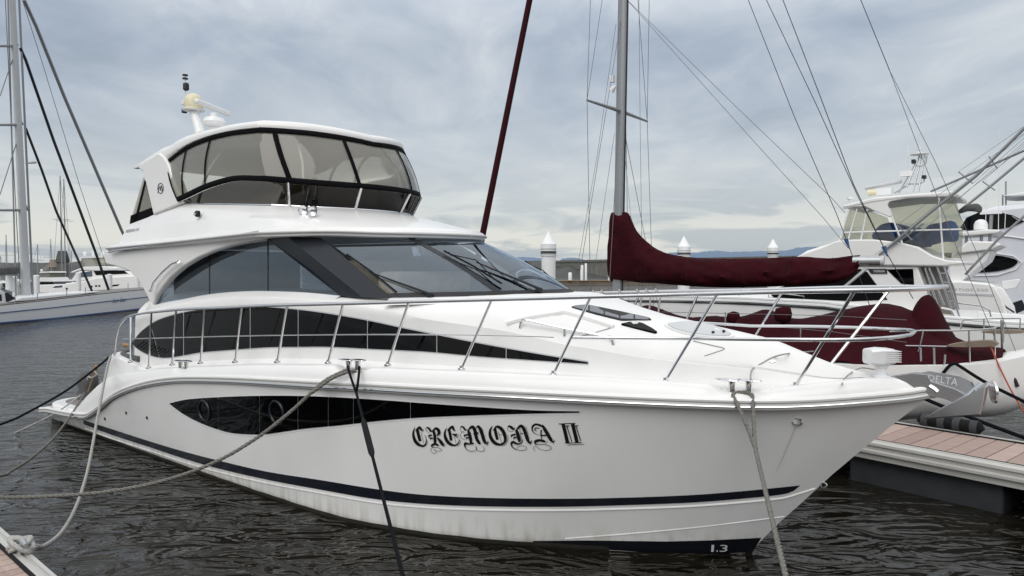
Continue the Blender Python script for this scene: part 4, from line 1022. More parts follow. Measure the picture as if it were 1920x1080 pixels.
topgear()
for px_ in (1113, 1137, 1163, 1192, 1216, 1240):
    best = min((p for p in TR), key=lambda p: abs(YF.proj(p[0], -p[1], p[2])[0] - px_)); q_ = V((best[0], -best[1], best[2]))
    kp_ = [(q_.x + 0.012 * (t % 9) - 0.05, q_.y + 0.038 * cos(t * 0.7), q_.z + 0.038 * sin(t * 0.7)) for t in range(36)] + [(q_.x + 0.03, q_.y + 0.03, q_.z - 0.2), (q_.x - 0.04, q_.y + 0.02, q_.z - 0.75)]
    MB().tube(kp_, 0.016, 5).build('fender_lanyard', M['ropew'], yacht, sharp=80)
# ------------------------------------------------------------------ lettering and marks on the yacht
def ray_hit(px, py):
    dg = bpy.context.evaluated_depsgraph_get(); d = Vector(ray(px, py)).normalized()
    ok, loc, nor, *_ = scene.ray_cast(dg, Vector((0, 0, CAM_H)), d); return loc, nor
def ribbon(pts, fmap, k=5):
    """flat pen stroke through (x, y, width) points, mapped by fmap to 3-D"""
    c = catmull(pts, k) if len(pts) > 2 else [Vector(p).lerp(Vector(pts[-1]), t / 4) for p in pts[:1] for t in range(5)]
    l, r = [], []
    for i, p in enumerate(c):
        a, b_ = c[max(0, i - 1)], c[min(len(c) - 1, i + 1)]; d = Vector((b_.x - a.x, b_.y - a.y)); d = d.normalized() if d.length else Vector((1, 0))
        n = Vector((-d.y, d.x)) * max(p.z, 2.0) / 2; l.append(fmap(p.x + n.x, p.y + n.y)); r.append(fmap(p.x - n.x, p.y - n.y))
    return loft([l, r])
def letters():
    gx = [768 + 345 * i / 14 for i in range(15)]; gy = [788 + 70 * j / 4 for j in range(5)]
    G = [[V((lambda p: (p[0], p[1] + 0.009, p[2]))(YF.surf(x, y, S))) for x in gx] for y in gy]
    def pm(px, py):
        u = (px - 768) / 345 * 14; v = (py - 788) / 70 * 4; i = max(0, min(13, int(u))); j = max(0, min(3, int(v))); u -= i; v -= j
        return G[j][i].lerp(G[j][i + 1], u).lerp(G[j + 1][i].lerp(G[j + 1][i + 1], u), v)
    A = lambda x, y: pm(760 + x / 10.667, 770 + y / 10.667)
    B_ = lambda x, y: pm(930 + x / 10.667, 770 + y / 10.667)
    gl = [
     (A, [[(200, 330, 6), (172, 420, 34), (172, 500, 50), (205, 600, 64), (270, 670, 62), (345, 700, 36), (405, 675, 24), (428, 610, 18), (420, 540, 12), (395, 480, 4)], [(248, 365, 56), (262, 440, 60), (285, 530, 60), (305, 605, 52)], [(210, 400, 10), (255, 362, 44), (297, 328, 40), (325, 372, 44), (352, 404, 14)], [(322, 420, 6), (380, 655, 6)], [(360, 350, 6), (380, 385, 8), (355, 420, 6)], [(455, 590, 7), (440, 660, 9), (390, 712, 9), (340, 728, 6)]]),
     (A, [[(430, 400, 4), (420, 350, 10), (450, 332, 24), (490, 362, 42), (520, 410, 34), (545, 400, 6)], [(425, 360, 6), (440, 412, 6), (492, 440, 6)], [(560, 390, 42), (585, 440, 54), (600, 530, 56), (605, 640, 56)], [(550, 405, 20), (620, 350, 44), (672, 390, 64), (682, 440, 56), (640, 500, 20)], [(492, 540, 8), (482, 500, 32), (545, 480, 26)], [(522, 580, 6), (512, 545, 26), (565, 550, 30)], [(650, 530, 20), (700, 592, 58), (745, 652, 62), (778, 702, 30)], [(540, 722, 12), (545, 690, 42), (600, 662, 44), (660, 682, 36), (682, 702, 8)], [(540, 722, 16), (590, 730, 9), (680, 740, 8), (745, 776, 8), (720, 802, 7), (640, 800, 6), (600, 772, 6)], [(540, 740, 7), (525, 790, 6), (560, 840, 6), (600, 850, 7), (630, 812, 6), (572, 762, 5)], [(805, 650, 8), (795, 718, 8)], [(712, 420, 6), (715, 470, 7), (690, 510, 6)]]),
     (A, [[(835, 340, 6), (802, 420, 34), (802, 500, 52), (840, 600, 64), (910, 665, 60), (990, 690, 34), (1055, 662, 26), (1085, 600, 16), (1080, 540, 4)], [(878, 370, 52), (900, 450, 58), (926, 595, 52)], [(845, 392, 10), (905, 345, 44), (956, 315, 40), (974, 370, 44), (1012, 402, 10)], [(955, 462, 22), (1010, 480, 44), (1052, 460, 10)], [(1010, 490, 34), (1042, 524, 14)], [(990, 500, 7), (1025, 650, 7)], [(1120, 590, 7), (1105, 660, 9), (1050, 708, 8)], [(1078, 470, 8), (1050, 550, 8)]]),
     (A, [[(1105, 350, 6), (1130, 312, 20), (1175, 335, 38), (1205, 380, 34), (1242, 370, 8)], [(1105, 350, 6), (1120, 402, 6), (1190, 430, 7), (1160, 415, 5)], [(1150, 420, 6), (1108, 480, 6), (1140, 550, 7), (1220, 585, 7)], [(1265, 380, 32), (1285, 440, 60), (1310, 540, 62), (1325, 642, 52)], [(1202, 530, 6), (1196, 490, 32), (1262, 475, 28)], [(1242, 570, 6), (1236, 540, 30), (1292, 540, 22)], [(1258, 392, 14), (1345, 318, 54), (1395, 370, 66), (1420, 470, 66), (1440, 560, 62), (1490, 640, 52), (1518, 664, 16)], [(1428, 342, 10), (1465, 308, 40), (1510, 360, 66), (1550, 470, 66), (1590, 600, 62), (1637, 652, 32), (1668, 600, 8)], [(1375, 462, 32), (1475, 440, 38)], [(1200, 702, 26), (1215, 652, 52), (1290, 660, 28), (1382, 650, 32)], [(1200, 690, 26), (1240, 770, 12), (1330, 805, 10), (1420, 790, 9), (1440, 740, 8), (1420, 705, 7), (1440, 770, 8), (1520, 810, 9), (1590, 790, 10), (1590, 740, 7), (1555, 700, 5)], [(1690, 615, 8), (1648, 692, 9)], [(1550, 350, 6), (1620, 590, 7)]]),
     (A, [[(1755, 295, 6), (1708, 380, 40), (1702, 480, 60), (1742, 580, 68), (1812, 650, 64), (1900, 680, 44)], [(1835, 302, 40), (1920, 352, 66), (1985, 450, 70), (2010, 560, 60), (1980, 640, 40), (1895, 682, 40)], [(1800, 360, 52), (1820, 450, 58), (1850, 575, 52)], [(1760, 392, 12), (1838, 308, 44)], [(1870, 420, 7), (1942, 650, 7)], [(2062, 480, 6), (2060, 580, 9), (2010, 670, 10), (1935, 700, 7)], [(1880, 470, 8), (1960, 480, 8)]]),
     (B_, [[(240, 340, 6), (265, 302, 28), (320, 335, 54), (360, 370, 34), (386, 330, 6)], [(236, 340, 7), (260, 402, 7), (352, 410, 7)], [(410, 380, 48), (440, 450, 68), (470, 560, 68), (482, 622, 44)], [(396, 402, 14), (500, 302, 54), (562, 342, 66)], [(560, 340, 66), (600, 450, 66), (640, 570, 62), (687, 642, 36), (728, 590, 8)], [(322, 532, 6), (322, 490, 32), (405, 470, 34)], [(372, 572, 6), (376, 536, 30), (432, 530, 24)], [(310, 662, 32), (350, 622, 48), (440, 660, 34), (520, 640, 22), (552, 570, 10)], [(315, 640, 38), (340, 720, 22), (420, 770, 10), (540, 790, 10), (625, 760, 9), (600, 712, 8), (500, 700, 7), (430, 740, 7), (400, 780, 5)], [(482, 330, 7), (532, 620, 8)], [(515, 450, 22), (550, 455, 22)], [(610, 300, 7), (680, 560, 7)], [(735, 590, 8), (700, 680, 9)]]),
     (B_, [[(892, 490, 5), (800, 460, 10), (738, 400, 22), (738, 320, 38), (792, 272, 38), (870, 282, 40), (932, 312, 42)], [(832, 402, 7), (786, 390, 16), (802, 346, 22), (882, 346, 12)], [(935, 280, 24), (980, 360, 64), (1050, 480, 70), (1110, 580, 62), (1147, 622, 26), (1182, 580, 6)], [(915, 380, 32), (910, 470, 24), (925, 560, 18)], [(896, 490, 24), (1012, 490, 28)], [(790, 662, 22), (802, 610, 54), (880, 588, 48), (960, 602, 48), (1002, 622, 20)], [(790, 660, 26), (850, 670, 12), (980, 670, 10), (1095, 710, 10), (1112, 760, 10), (1020, 790, 8), (880, 760, 7), (810, 702, 7)], [(802, 702, 7), (756, 750, 7), (792, 800, 5)], [(1185, 590, 8), (1158, 658, 9)], [(1040, 600, 8), (1018, 655, 9)]]),
     (B_, [[(1262, 262, 15), (1430, 256, 17), (1598, 250, 17)], [(1352, 262, 72), (1396, 450, 70), (1440, 640, 72)], [(1385, 646, 13), (1500, 642, 15), (1560, 640, 13)], [(1410, 302, 20), (1482, 302, 16)], [(1428, 310, 18), (1528, 618, 18)], [(1440, 680, 10), (1600, 672, 11)]]),
     (B_, [[(1540, 262, 72), (1585, 450, 70), (1630, 636, 72)], [(1560, 640, 13), (1640, 637, 15), (1724, 632, 13)], [(1580, 302, 17), (1655, 296, 17)], [(1612, 310, 18), (1702, 602, 18)], [(1600, 672, 11), (1778, 664, 10)]]),
    ]
    for fm, strokes in gl:
        b = MB()
        for i, st in enumerate(strokes): b.add(*ribbon(st, lambda x, y: fm(x, y) + Vector((0, -0.0006 * i, 0))))
        b.build('hull_letter', M['blackpaint'], yacht, smooth=False)
letters()
def text2d(s, shear=0.0, space=1.0):
    c = bpy.data.curves.new('t', 'FONT'); c.body = s; c.size = 1; c.shear = shear; c.space_character = space; c.resolution_u = 3
    o = bpy.data.objects.new('t', c); COL.objects.link(o); me = bpy.data.meshes.new_from_object(o)
    v = [(p.co.x, p.co.y) for p in me.vertices]; f = [tuple(p.vertices) for p in me.polygons]
    bpy.data.objects.remove(o); bpy.data.curves.remove(c); bpy.data.meshes.remove(me)
    x0 = min(p[0] for p in v); x1 = max(p[0] for p in v); y0 = min(p[1] for p in v); y1 = max(p[1] for p in v)
    return [((p[0] - x0) / (x1 - x0), (p[1] - y0) / (y1 - y0)) for p in v], f
def text_on(s, quad, fmap, name, m, parent, **k):
    """text stretched over a photo quad (tl, tr, br, bl), every vertex put on a surface by fmap"""
    v, f = text2d(s, **k); tl, tr, br, bl = quad; out_ = []
    for u, w_ in v:
        a = (lerp(tl[0], tr[0], u), lerp(tl[1], tr[1], u)); c = (lerp(bl[0], br[0], u), lerp(bl[1], br[1], u))
        out_.append(fmap(lerp(c[0], a[0], w_), lerp(c[1], a[1], w_)))
    return mk(name, out_, f, m, parent, smooth=False)
def hullmap(px, py): p = YF.surf(px, py, S); return V((p[0], p[1] + 0.014, p[2]))
M['paleprint'] = mat('pale_print', (0.62, 0.63, 0.64), 0.5)
M['greyprint'] = mat('grey_print', (0.05, 0.05, 0.055), 0.5)
for ch_, q_ in (('1', ((1335, 1021), (1340, 1021), (1339, 1034), (1334, 1034))), ('.', ((1344, 1031), (1347, 1031), (1347, 1034), (1344, 1034))), ('3', ((1351, 1021), (1366, 1021), (1364, 1034), (1350, 1034)))):
    text_on(ch_, q_, hullmap, 'draught_mark', M['paleprint'], yacht)
text_on('DELTA', ((1741, 702), (1797, 710), (1795, 724), (1740, 713)), lambda a, c: V(YF.P(a, c, 0.064)), 'anchor_text', M['paleprint'], yacht)
for q in (((1722, 705), (1730, 703), (1730, 713), (1722, 714)), ((1732, 702.5), (1736, 702.5), (1736, 713), (1732, 713))):
    mk('anchor_text_bar', [V(YF.P(a, c, 0.064)) for a, c in q], [(0, 1, 2, 3)], M['paleprint'], yacht, smooth=False)
def decal(px, py):
    l, n = ray_hit(px, py); m_ = yacht.matrix_world.inverted(); l = l + (Vector((0, 0, CAM_H)) - l).normalized() * 0.012; return m_ @ l
bpy.context.view_layer.update()
text_on('MERIDIAN 541', ((236, 431), (261, 427), (260, 433), (235, 437)), decal, 'model_lettering', M['greyprint'], yacht, shear=0.3)
c_ = [decal(301 + 5.2 * cos(t), 353 + 9.5 * sin(t)) for t in [2 * pi * k / 20 for k in range(20)]]
lg = MB().tube(c_, 0.007, 5, closed=True).build('arch_emblem', M['greyprint'], yacht)
MB().tube([decal(a, c) for a, c in ((296, 362), (298, 352), (300, 349), (301, 357), (303, 348), (305, 356), (303, 358))], 0.009, 5).build('emblem_stroke', M['greyprint'], lg)

# ------------------------------------------------------------------ pontoons
WK_Z = 0.75
def plank_deck(o, x0, x1, y0, y1, pitch, z, root, mats_, along_x=True, clip=None):
    """separate deck boards laid across the pontoon (local frame of root)"""
    meshes = []
    W_ = pitch - 0.016; Ln = y1 - y0
    for m in mats_:
        v, f = box_geo((0, 0, 0), (W_, Ln, 0.03)); me = bpy.data.meshes.new('deck_plank'); me.from_pydata([tuple(p) for p in v], [], f); me.materials.append(m)
        bm = bmesh.new(); bm.from_mesh(me); bmesh.ops.recalc_face_normals(bm, faces=bm.faces); bmesh.ops.bevel(bm, geom=bm.edges[:], offset=0.004, segments=1, affect='EDGES'); bm.to_mesh(me); bm.free(); meshes.append(me)
    rnd = random.Random(5); n = int((x1 - x0) / pitch)
    for i in range(n):
        p = bpy.data.objects.new('deck_plank', rnd.choice(meshes)); COL.objects.link(p); p.parent = root
        p.location = (x0 + (i + 0.5) * pitch, (y0 + y1) / 2, z + rnd.uniform(-0.0015, 0.0015))
# finger on the camera side of the yacht (yacht-parallel)
def pontoon(name, label, O, rz, x0, x1, width, pitch=0.155, zt=WK_Z, floats=True, side=1, group=None):
    r = empty(name, (O[0], O[1], 0), rz); tag(r, label, 'pontoon', group)
    plank_deck(None, x0, x1, -width / 2 + 0.16, width / 2 - 0.16, pitch, zt - 0.02, r, (M['plank'], M['plank2'], M['plank3']))
    for sg in (1, -1):
        y = sg * (width / 2 - 0.075); b = MB()
        prof = [(-0.075, 0.0), (-0.075, -0.03), (0.03, -0.03), (0.055, -0.06), (0.075, -0.075), (0.075, -0.12), (0.04, -0.13), (0.04, -0.19), (0.065, -0.2), (0.065, -0.24), (-0.05, -0.24), (-0.05, -0.035), (-0.06, 0.002)]
        prof = [(-0.08, 0.012), (-0.02, 0.012), (-0.02, -0.004), (0.015, -0.004), (0.015, 0.012), (0.05, 0.012), (0.075, -0.02), (0.08, -0.06), (0.05, -0.075), (0.05, -0.13), (0.085, -0.15), (0.085, -0.19), (0.03, -0.21), (0.03, -0.30), (-0.06, -0.30)]
        lo = [Vector((x0, y + sg * a, zt + c)) for a, c in prof]; hi = [Vector((x1, y + sg * a, zt + c)) for a, c in prof]; n = len(prof)
        b.add(lo + hi, [(i, (i + 1) % n, n + (i + 1) % n, n + i) for i in range(n)] + [tuple(range(n)), tuple(range(n, 2 * n))]); b.build('edge_beam', M['kerb'], r, sharp=25)
        MB().tube([(x0, y - sg * 0.085, zt - 0.006), (x1, y - sg * 0.085, zt + 0.002)], 0.022, 6).build('edge_gasket', M['rubber'], r)
    x = x0 + 0.25
    while x < x1 - 0.3:
        ln = min(2.2, x1 - x - 0.1); o = rbox('float', (x + ln / 2, 0, 0.16), (ln, width - 0.42, 0.62), 0.06, M['float'], r); x += 2.75
    MB().box(((x0 + x1) / 2, 0, zt - 0.13), (x1 - x0, width - 0.3, 0.14)).build('frame', M['float'], r)
    return r
def along_world(x, s): return (YF.O[0] + x * YF.fw[0] + s * YF.sb[0], YF.O[1] + x * YF.fw[1] + s * YF.sb[1])
# near finger: its yacht-side edge runs through these two photo points
e0, e1 = ground(0, 984, WK_Z), ground(112, 1080, WK_Z); ang = atan2(e1.y - e0.y, e1.x - e0.x); dirv = Vector((cos(ang), sin(ang), 0)); nrm = Vector((sin(ang), -cos(ang), 0))
WID = 1.7; c0 = e0 + nrm * (WID / 2); FING_DEG = -math.degrees(ang)
near_f = pontoon('finger_pontoon', 'floating pontoon with pinkish decking at lower left, mooring rope knotted on its edge', (c0.x, c0.y), ang, -6.0, 9.0, WID)
def onf(px, py, dz=0.0): return ground(px, py, WK_Z + dz)
# far finger beyond the bow
g0, g1 = ground(1640, 829, WK_Z), ground(1920, 880, WK_Z); ang2 = atan2(g1.y - g0.y, g1.x - g0.x); nrm2 = Vector((-sin(ang2), cos(ang2), 0))
hb0 = ground(1720, 797, WK_Z); wid2 = abs((hb0 - g0).dot(nrm2))
c1 = g0 + nrm2 * (wid2 / 2); far_f = pontoon('finger_pontoon', 'floating pontoon with pinkish planks beyond the bow of the yacht', (c1.x, c1.y), ang2, -3.5, 5.5, wid2, pitch=0.26)
# black rubber dock fender on the far edge
L0, L1 = ground(1722, 797, WK_Z), ground(1852, 812, WK_Z); mi = far_f.matrix_world
q0 = far_f.location; 
def to_local(r, p): return Matrix.Rotation(-r.rotation_euler.z, 3, 'Z') @ (p - Vector(r.location))
l0, l1 = to_local(far_f, L0), to_local(far_f, L1); y = wid2 / 2 + 0.02
fen = empty('dock_fender', tuple(Vector(far_f.location) + Matrix.Rotation(ang2, 3, 'Z') @ Vector((l0.x, y, WK_Z + 0.02))), ang2); tag(fen, 'black rubber fender strip with grey bands on far pontoon edge', 'fender')
ln = l1.x - l0.x
MB().tube([(0, 0, 0.05), (0.05, 0, 0.09), (ln - 0.05, 0, 0.09), (ln, 0, 0.05)], [0.05, 0.11, 0.11, 0.05], 12).build('fender_body', M['rubber'], fen)
for t in (0.12, 0.38, 0.62, 0.88): MB().tube([(ln * t - ln * 0.055, 0, 0.09), (ln * t + ln * 0.055, 0, 0.09)], 0.116, 12).build('fender_band', M['float'], fen)

# ------------------------------------------------------------------ mooring lines
def wpt(px, py, s): p = YF.P(px, py, s); return Vector((*along_world(p[0], p[1]), p[2]))
def rope(name, label, paths, r, m, twist=True, cat='rope'):
    """laid rope: three strands wound round each path"""
    b = MB()
    for pts in paths:
        c = catmull(pts, 10); 
        if not twist: b.tube(c, r, 8); continue
        # resample
        seg = [0]; 
        for a, d in zip(c, c[1:]): seg.append(seg[-1] + (Vector(d) - Vector(a)).length)
        tot = seg[-1]; n = max(12, min(500, int(tot / (r * 1.5)))); path = []; j = 0
        for i in range(n + 1):
            L_ = tot * i / n
            while j < len(seg) - 2 and seg[j + 1] < L_: j += 1
            t = (L_ - seg[j]) / max(1e-6, seg[j + 1] - seg[j]); path.append(Vector(c[j]).lerp(Vector(c[j + 1]), t))
        for k in range(3):
            sp = []
            for i, p in enumerate(path):
                a = path[max(0, i - 1)]; d = path[min(n, i + 1)]; tg = (d - a).normalized(); x = tg.cross(Vector((0.2, 0.1, 1))).normalized(); y_ = tg.cross(x)
                an = 2 * pi * (k / 3 + tot * i / n / (r * 7)); sp.append(p + (x * cos(an) + y_ * sin(an)) * r * 0.5)
            b.tube(sp, r * 0.56, 5)
    o = b.build(name, m, None, sharp=80); tag(o, label, cat, 'mooring lines of the white yacht'); return o
def hang(A, E, T_):
    """a slack line hangs in the vertical plane through its two ends: photo points put on that plane"""
    nn_ = Vector((E.y - A.y, -(E.x - A.x), 0)); C_ = Vector((0, 0, CAM_H)); out_ = [A]
    for px, py in T_:
        d = Vector(ray(px, py)); out_.append(C_ + d * (nn_.dot(A - C_) / nn_.dot(d)))
    return out_ + [E]
def chain(T_, s0, s1, n=None):
    k = len(T_); return [wpt(px, py, lerp(s0, s1, i / (k - 1))) for i, (px, py) in enumerate(T_)]
sb_ = Bs(15.2) - 0.02
e = ground(1837, 2600, 0.85)
bw = [wpt(1374, 742, 1.02), wpt(1386, 765, 1.14), wpt(1403, 805, 1.26), wpt(1416, 840, 1.4)]; bw2 = [wpt(1411, 742, 0.93), wpt(1413, 772, 1.08), wpt(1414, 808, 1.24), wpt(1417, 842, 1.4)]
rest = [wpt(1416, 840, 1.4).lerp(e, t / 8) for t in range(9)]
loop = [wpt(1374, 742, 1.02), wpt(1378, 737, 0.95), wpt(1390, 735.5, 0.92), wpt(1404, 737, 0.92), wpt(1411, 742, 0.93)]
rope('mooring_rope', 'grey braided mooring line doubled through the bow cleats, dropping to the bottom edge', [bw, bw2, rest, loop], 0.023, M['rope'])
smid = Bs(10) + 0.03
e = ground(860, 1490, 0.8); mj = wpt(668, 736, 2.62)
k1 = [wpt(652, 687, 2.36), wpt(655, 698, 2.5), wpt(662, 720, 2.6), mj]; k2 = [wpt(674, 688, 2.34), wpt(673, 700, 2.5), wpt(671, 718, 2.6), mj]
o = rope('mooring_line', 'black mooring line with thick rubber snubber hanging from the midship cleats', [k1, k2, [mj.lerp(e, t / 6) for t in range(7)]], 0.017, M['ropeb'], twist=False)
def onl(py): return min((mj.lerp(e, t / 400) for t in range(401)), key=lambda q: abs(YF.proj(*YF.xs(q.x, q.y), q.z)[1] - py))
MB().tube([onl(v_) for v_ in (786, 793, 822, 848, 856)], [0.018, 0.034, 0.036, 0.034, 0.018], 10).build('snubber', M['rubber'], o)
gT = [(655, 691), (640, 693), (612, 712), (585, 735), (540, 776), (480, 822), (400, 868), (300, 903), (200, 922), (100, 930), (0, 932), (-120, 921)]
rope('mooring_rope', 'grey laid rope swooping from midship cleats past the hull to the left edge', [hang(wpt(655, 691, 2.4), ground(-120, 921, 0.8), gT[2:-1]), hang(wpt(668, 694, 2.4), ground(-120, 921, 0.8), [(645, 700), (620, 711), (585, 736)])[:-1]], 0.026, M['rope'])
rope('mooring_line', 'black stern line running from cockpit coaming to the left edge', [hang(wpt(204, 669, 2.22), ground(-190, 853, 0.8), [(196, 677), (160, 706), (120, 735), (60, 769), (0, 796)])], 0.021, M['ropeb'], twist=False)
kn = ground(40, 1032, WK_Z + 0.03)
p_ = hang(wpt(207, 669, 2.24), kn + Vector((0.12, 0.02, 0.03)), [(201, 690), (192, 735), (180, 800), (165, 880), (145, 945), (118, 995), (85, 1023)])
rope('mooring_rope', 'pale stern rope falling from the coaming to the knot on the near pontoon', [p_], 0.026, M['ropew'])
rope('mooring_rope', 'brown slack stern line from platform quarter sagging out of frame', [hang(wpt(158, 737, 1.95), ground(-150, 925, 0.8), [(148, 755), (130, 783), (100, 822), (60, 858), (20, 884), (0, 893)])], 0.024, M['rope'])
wz = YF.Z(16, 813, 0.0)
rope('mooring_rope', 'short pale line from swim platform dipping into the water', [hang(wpt(152, 740, 1.95), Vector((*along_world(wz[0], wz[1]), -0.05)), [(130, 757), (100, 777), (60, 797)])], 0.02, M['ropew'])
# cleat and knot on the near finger
ck = empty('dock_cleat', tuple(kn), ang); tag(ck, 'grey metal dock cleat wrapped with a rope knot on near pontoon', 'cleat')
MB().tube([(-0.16, 0, 0.09), (-0.06, 0, 0.10), (0.06, 0, 0.10), (0.16, 0, 0.09)], [0.02, 0.03, 0.03, 0.02], 10).build('cleat_horn', M['alu'], ck)
MB().tube([(0, 0, -0.02), (0, 0, 0.1)], 0.04, 10).build('cleat_post', M['alu'], ck)
kp = []
rnd = random.Random(11)
for i in range(60):
    t = i / 59 * 2 * pi * 4.5; kp.append((0.10 * cos(t) * (1 + 0.25 * sin(t * 0.37)) , 0.075 * sin(t * 1.06), 0.05 + 0.05 * sin(t * 0.5 + 0.4) + 0.02 * sin(1.7 * t)))
MB().tube(catmull(kp, 3), 0.024, 7).build('rope_knot', M['ropew'], ck, sharp=80)

# ------------------------------------------------------------------ white mooring piles
def pile(px, py_top, wpx, label, py_base=None, dia=0.62):
    d = dia * F_PX / wpx; p = at_depth(px, py_top, d); r = empty('mooring_pile', (p.x, p.y, 0)); tag(r, label, 'pile', 'white mooring piles')
    h = p.z; R = dia / 2
    MB().lathe([(R, -1.5), (R, h - 0.95)], (0, 0, 0), 28).build('pile_shaft', M['white'], r)
    MB().lathe([(R * 1.06, h - 1.1), (R * 1.10, h - 1.09), (R * 1.10, h - 0.55), (R * 1.02, h - 0.53), (0.02, h)], (0, 0, 0), 28).build('pile_cap', M['white'], r)
    for z0, z1 in ((h - 1.04, h - 1.02), (h - 0.98, h - 0.86), (h - 0.79, h - 0.765)): MB().lathe([(R * 1.115, z0), (R * 1.115, z1)], (0, 0, 0), 28).build('pile_band', M['greyprint'], r)
pile(1028.5, 434, 26.5, 'white pile with conical cap nearest the windshield, largest of three')
pile(1282.5, 443, 22, 'white pile with conical cap rising behind middle of burgundy boom cover')
pile(1449.5, 448, 18.5, 'white pile with conical cap near aft end of burgundy boom cover, smallest of three')
# ------------------------------------------------------------------ breakwater and low pier
bk = empty('breakwater', (0, 0, 0)); tag(bk, 'long grey concrete breakwater wall in front of distant hills', 'breakwater')
nb = 30
def bkpt(t): px = lerp(860, 2050, t); dep = 1 / lerp(1 / 415.0, 1 / 150.0, t); return ((px - 960) / F_PX * dep, dep)
for i in range(nb):
    a, c = bkpt(i / nb), bkpt((i + 1) / nb - 0.0007); ha = 7.6; dn = Vector((c[1] - a[1], -(c[0] - a[0]), 0)).normalized()
    b = MB(); q = []
    for (x, y) in (a, c):
        P0 = Vector((x, y, 0)); n_ = Vector((-dn.x, -dn.y, 0)) if dn.y > 0 else dn
        n_ = dn if dn.y < 0 else -dn
        q.append([P0 + Vector((0, 0, -2)), P0 + Vector((0, 0, 1.1)) , P0 - n_ * 0.8 + Vector((0, 0, 1.1)), P0 - n_ * 1.0 + Vector((0, 0, ha - 1.1)), P0 - n_ * 0.6 + Vector((0, 0, ha - 0.9)), P0 - n_ * 0.6 + Vector((0, 0, ha)), P0 - n_ * 4 + Vector((0, 0, ha)), P0 - n_ * 4 + Vector((0, 0, -2))])
    b.add(*loft(q)); b.add(q[0], [tuple(range(8))]); b.add(q[1], [tuple(range(8))]); b.build('wall_block', M['concrete'], bk, smooth=False)
pr = empty('timber_pier', tuple(at_depth(1090, 530, 150).xy) + (0,)); tag(pr, 'low timber-edged pier floating before the breakwater', 'pier')
def loc(px, py, d, r=pr): p = at_depth(px, py, d); return p - Vector(r.location)
a, c = loc(1010, 534, 150), loc(1300, 528, 165)
dr_ = (c - a); 
for z0, z1, m, w_ in ((0.95, 1.15, M['wood'], 2.6), (0.1, 0.9, M['tanroof'], 2.2)):
    dd = Vector((dr_.x, dr_.y, 0)); mid_ = (a + c) / 2; rot = dd.normalized().to_track_quat('X', 'Z').to_matrix()
    MB().box(Vector((mid_.x, mid_.y, (z0 + z1) / 2)), (dd.length, w_, z1 - z0), rot).build('pier_deck' if z0 > 0.5 else 'pier_skirt', m, pr)
for px, y0, y1, wd, lab in ((1091, 498, 527, 6, 'left one of two white posts standing together on the timber pier'), (1098.5, 498, 530, 4.5, 'right one of two white posts standing together on the timber pier'), (1142, 494, 520, 4, 'slim white post at the mast end of the timber pier'), (1069, 513, 528, 7, 'short white service bollard on the timber pier')):
    p0, p1 = at_depth(px, y1, 151), at_depth(px, y0, 151); R = wd / 2 * 151 / F_PX
    r = MB().lathe([(R, 0), (R, p1.z - p0.z - R * 0.6), (R * 0.7, p1.z - p0.z), (0.01, p1.z - p0.z)], (0, 0, 0), 14).build('pier_post', M['white']); r.location = (p0.x, p0.y, 1.15 if True else p0.z); tag(r, lab, 'post')
# ================================================================== neighbours
from mathutils import noise as mn
def plates(fr, root, pts, s, th, name, m, bev=0.0, parent=None, smooth=False):
    """outline from the photo on plane s of a boat, given real depth th inward"""
    P_ = [V(fr.P(px, py, s)) for px, py in pts]; v, f = prism_geo(P_, (0, th, 0)); o = mk(name, v, f, m, parent or root, smooth=True, sharp=28)
    if bev: md = o.modifiers.new('b', 'BEVEL'); md.width = bev; md.segments = 3; md.limit_method = 'ANGLE'
    return o
def wires(fr, root, pts, r, name, m, s=0.0, n=6):
    P_ = [V(fr.P(*(p if len(p) == 3 else (p[0], p[1], s)))) for p in pts]
    if name == 'stay' and pts[0][1] <= 10:          # runs on above the frame towards the masthead
        d_ = P_[0] - P_[1]; P_.insert(0, P_[0] + d_ * max(0.0, (19.5 - P_[0].z) / max(0.1, d_.z)))
    return MB().tube(P_, r, n).build(name, m, root)
def sail_hull(root, st, name, m, deckm, camber=0.08, stern=True):
    """st: list of (x, half beam, z sheer, z bottom)"""
    c = [catmull([(a[0], a[i], 0) for a in st], 6) for i in (1, 2, 3)]; n = len(c[0]); b = MB(); rows = []
    for wz, wb in ((0, 0), (0.02, 0.35), (0.10, 0.66), (0.24, 0.86), (0.45, 0.955), (0.72, 0.99), (1, 1)):
        rows.append([(c[0][i].x, c[0][i].y * wb, lerp(c[2][i].y, c[1][i].y, wz)) for i in range(n)])
    for sg in (1, -1): b.add(*loft([[V((p[0], sg * p[1], p[2])) for p in r] for r in rows]))
    e = [r[-1] for r in rows]; b.add([V(p) for p in e] + [V((p[0], -p[1], p[2])) for p in reversed(e)], [tuple(range(2 * len(e)))])
    h = b.build(name, m, root, sharp=60)
    rows = [[V((c[0][i].x, c[0][i].y * k, c[1][i].y + camber * (1 - k * k) - 0.01)) for i in range(n)] for k in (1, 0.7, 0.35, 0, -0.35, -0.7, -1)]
    mk('deck', *loft(rows), deckm, root); return h
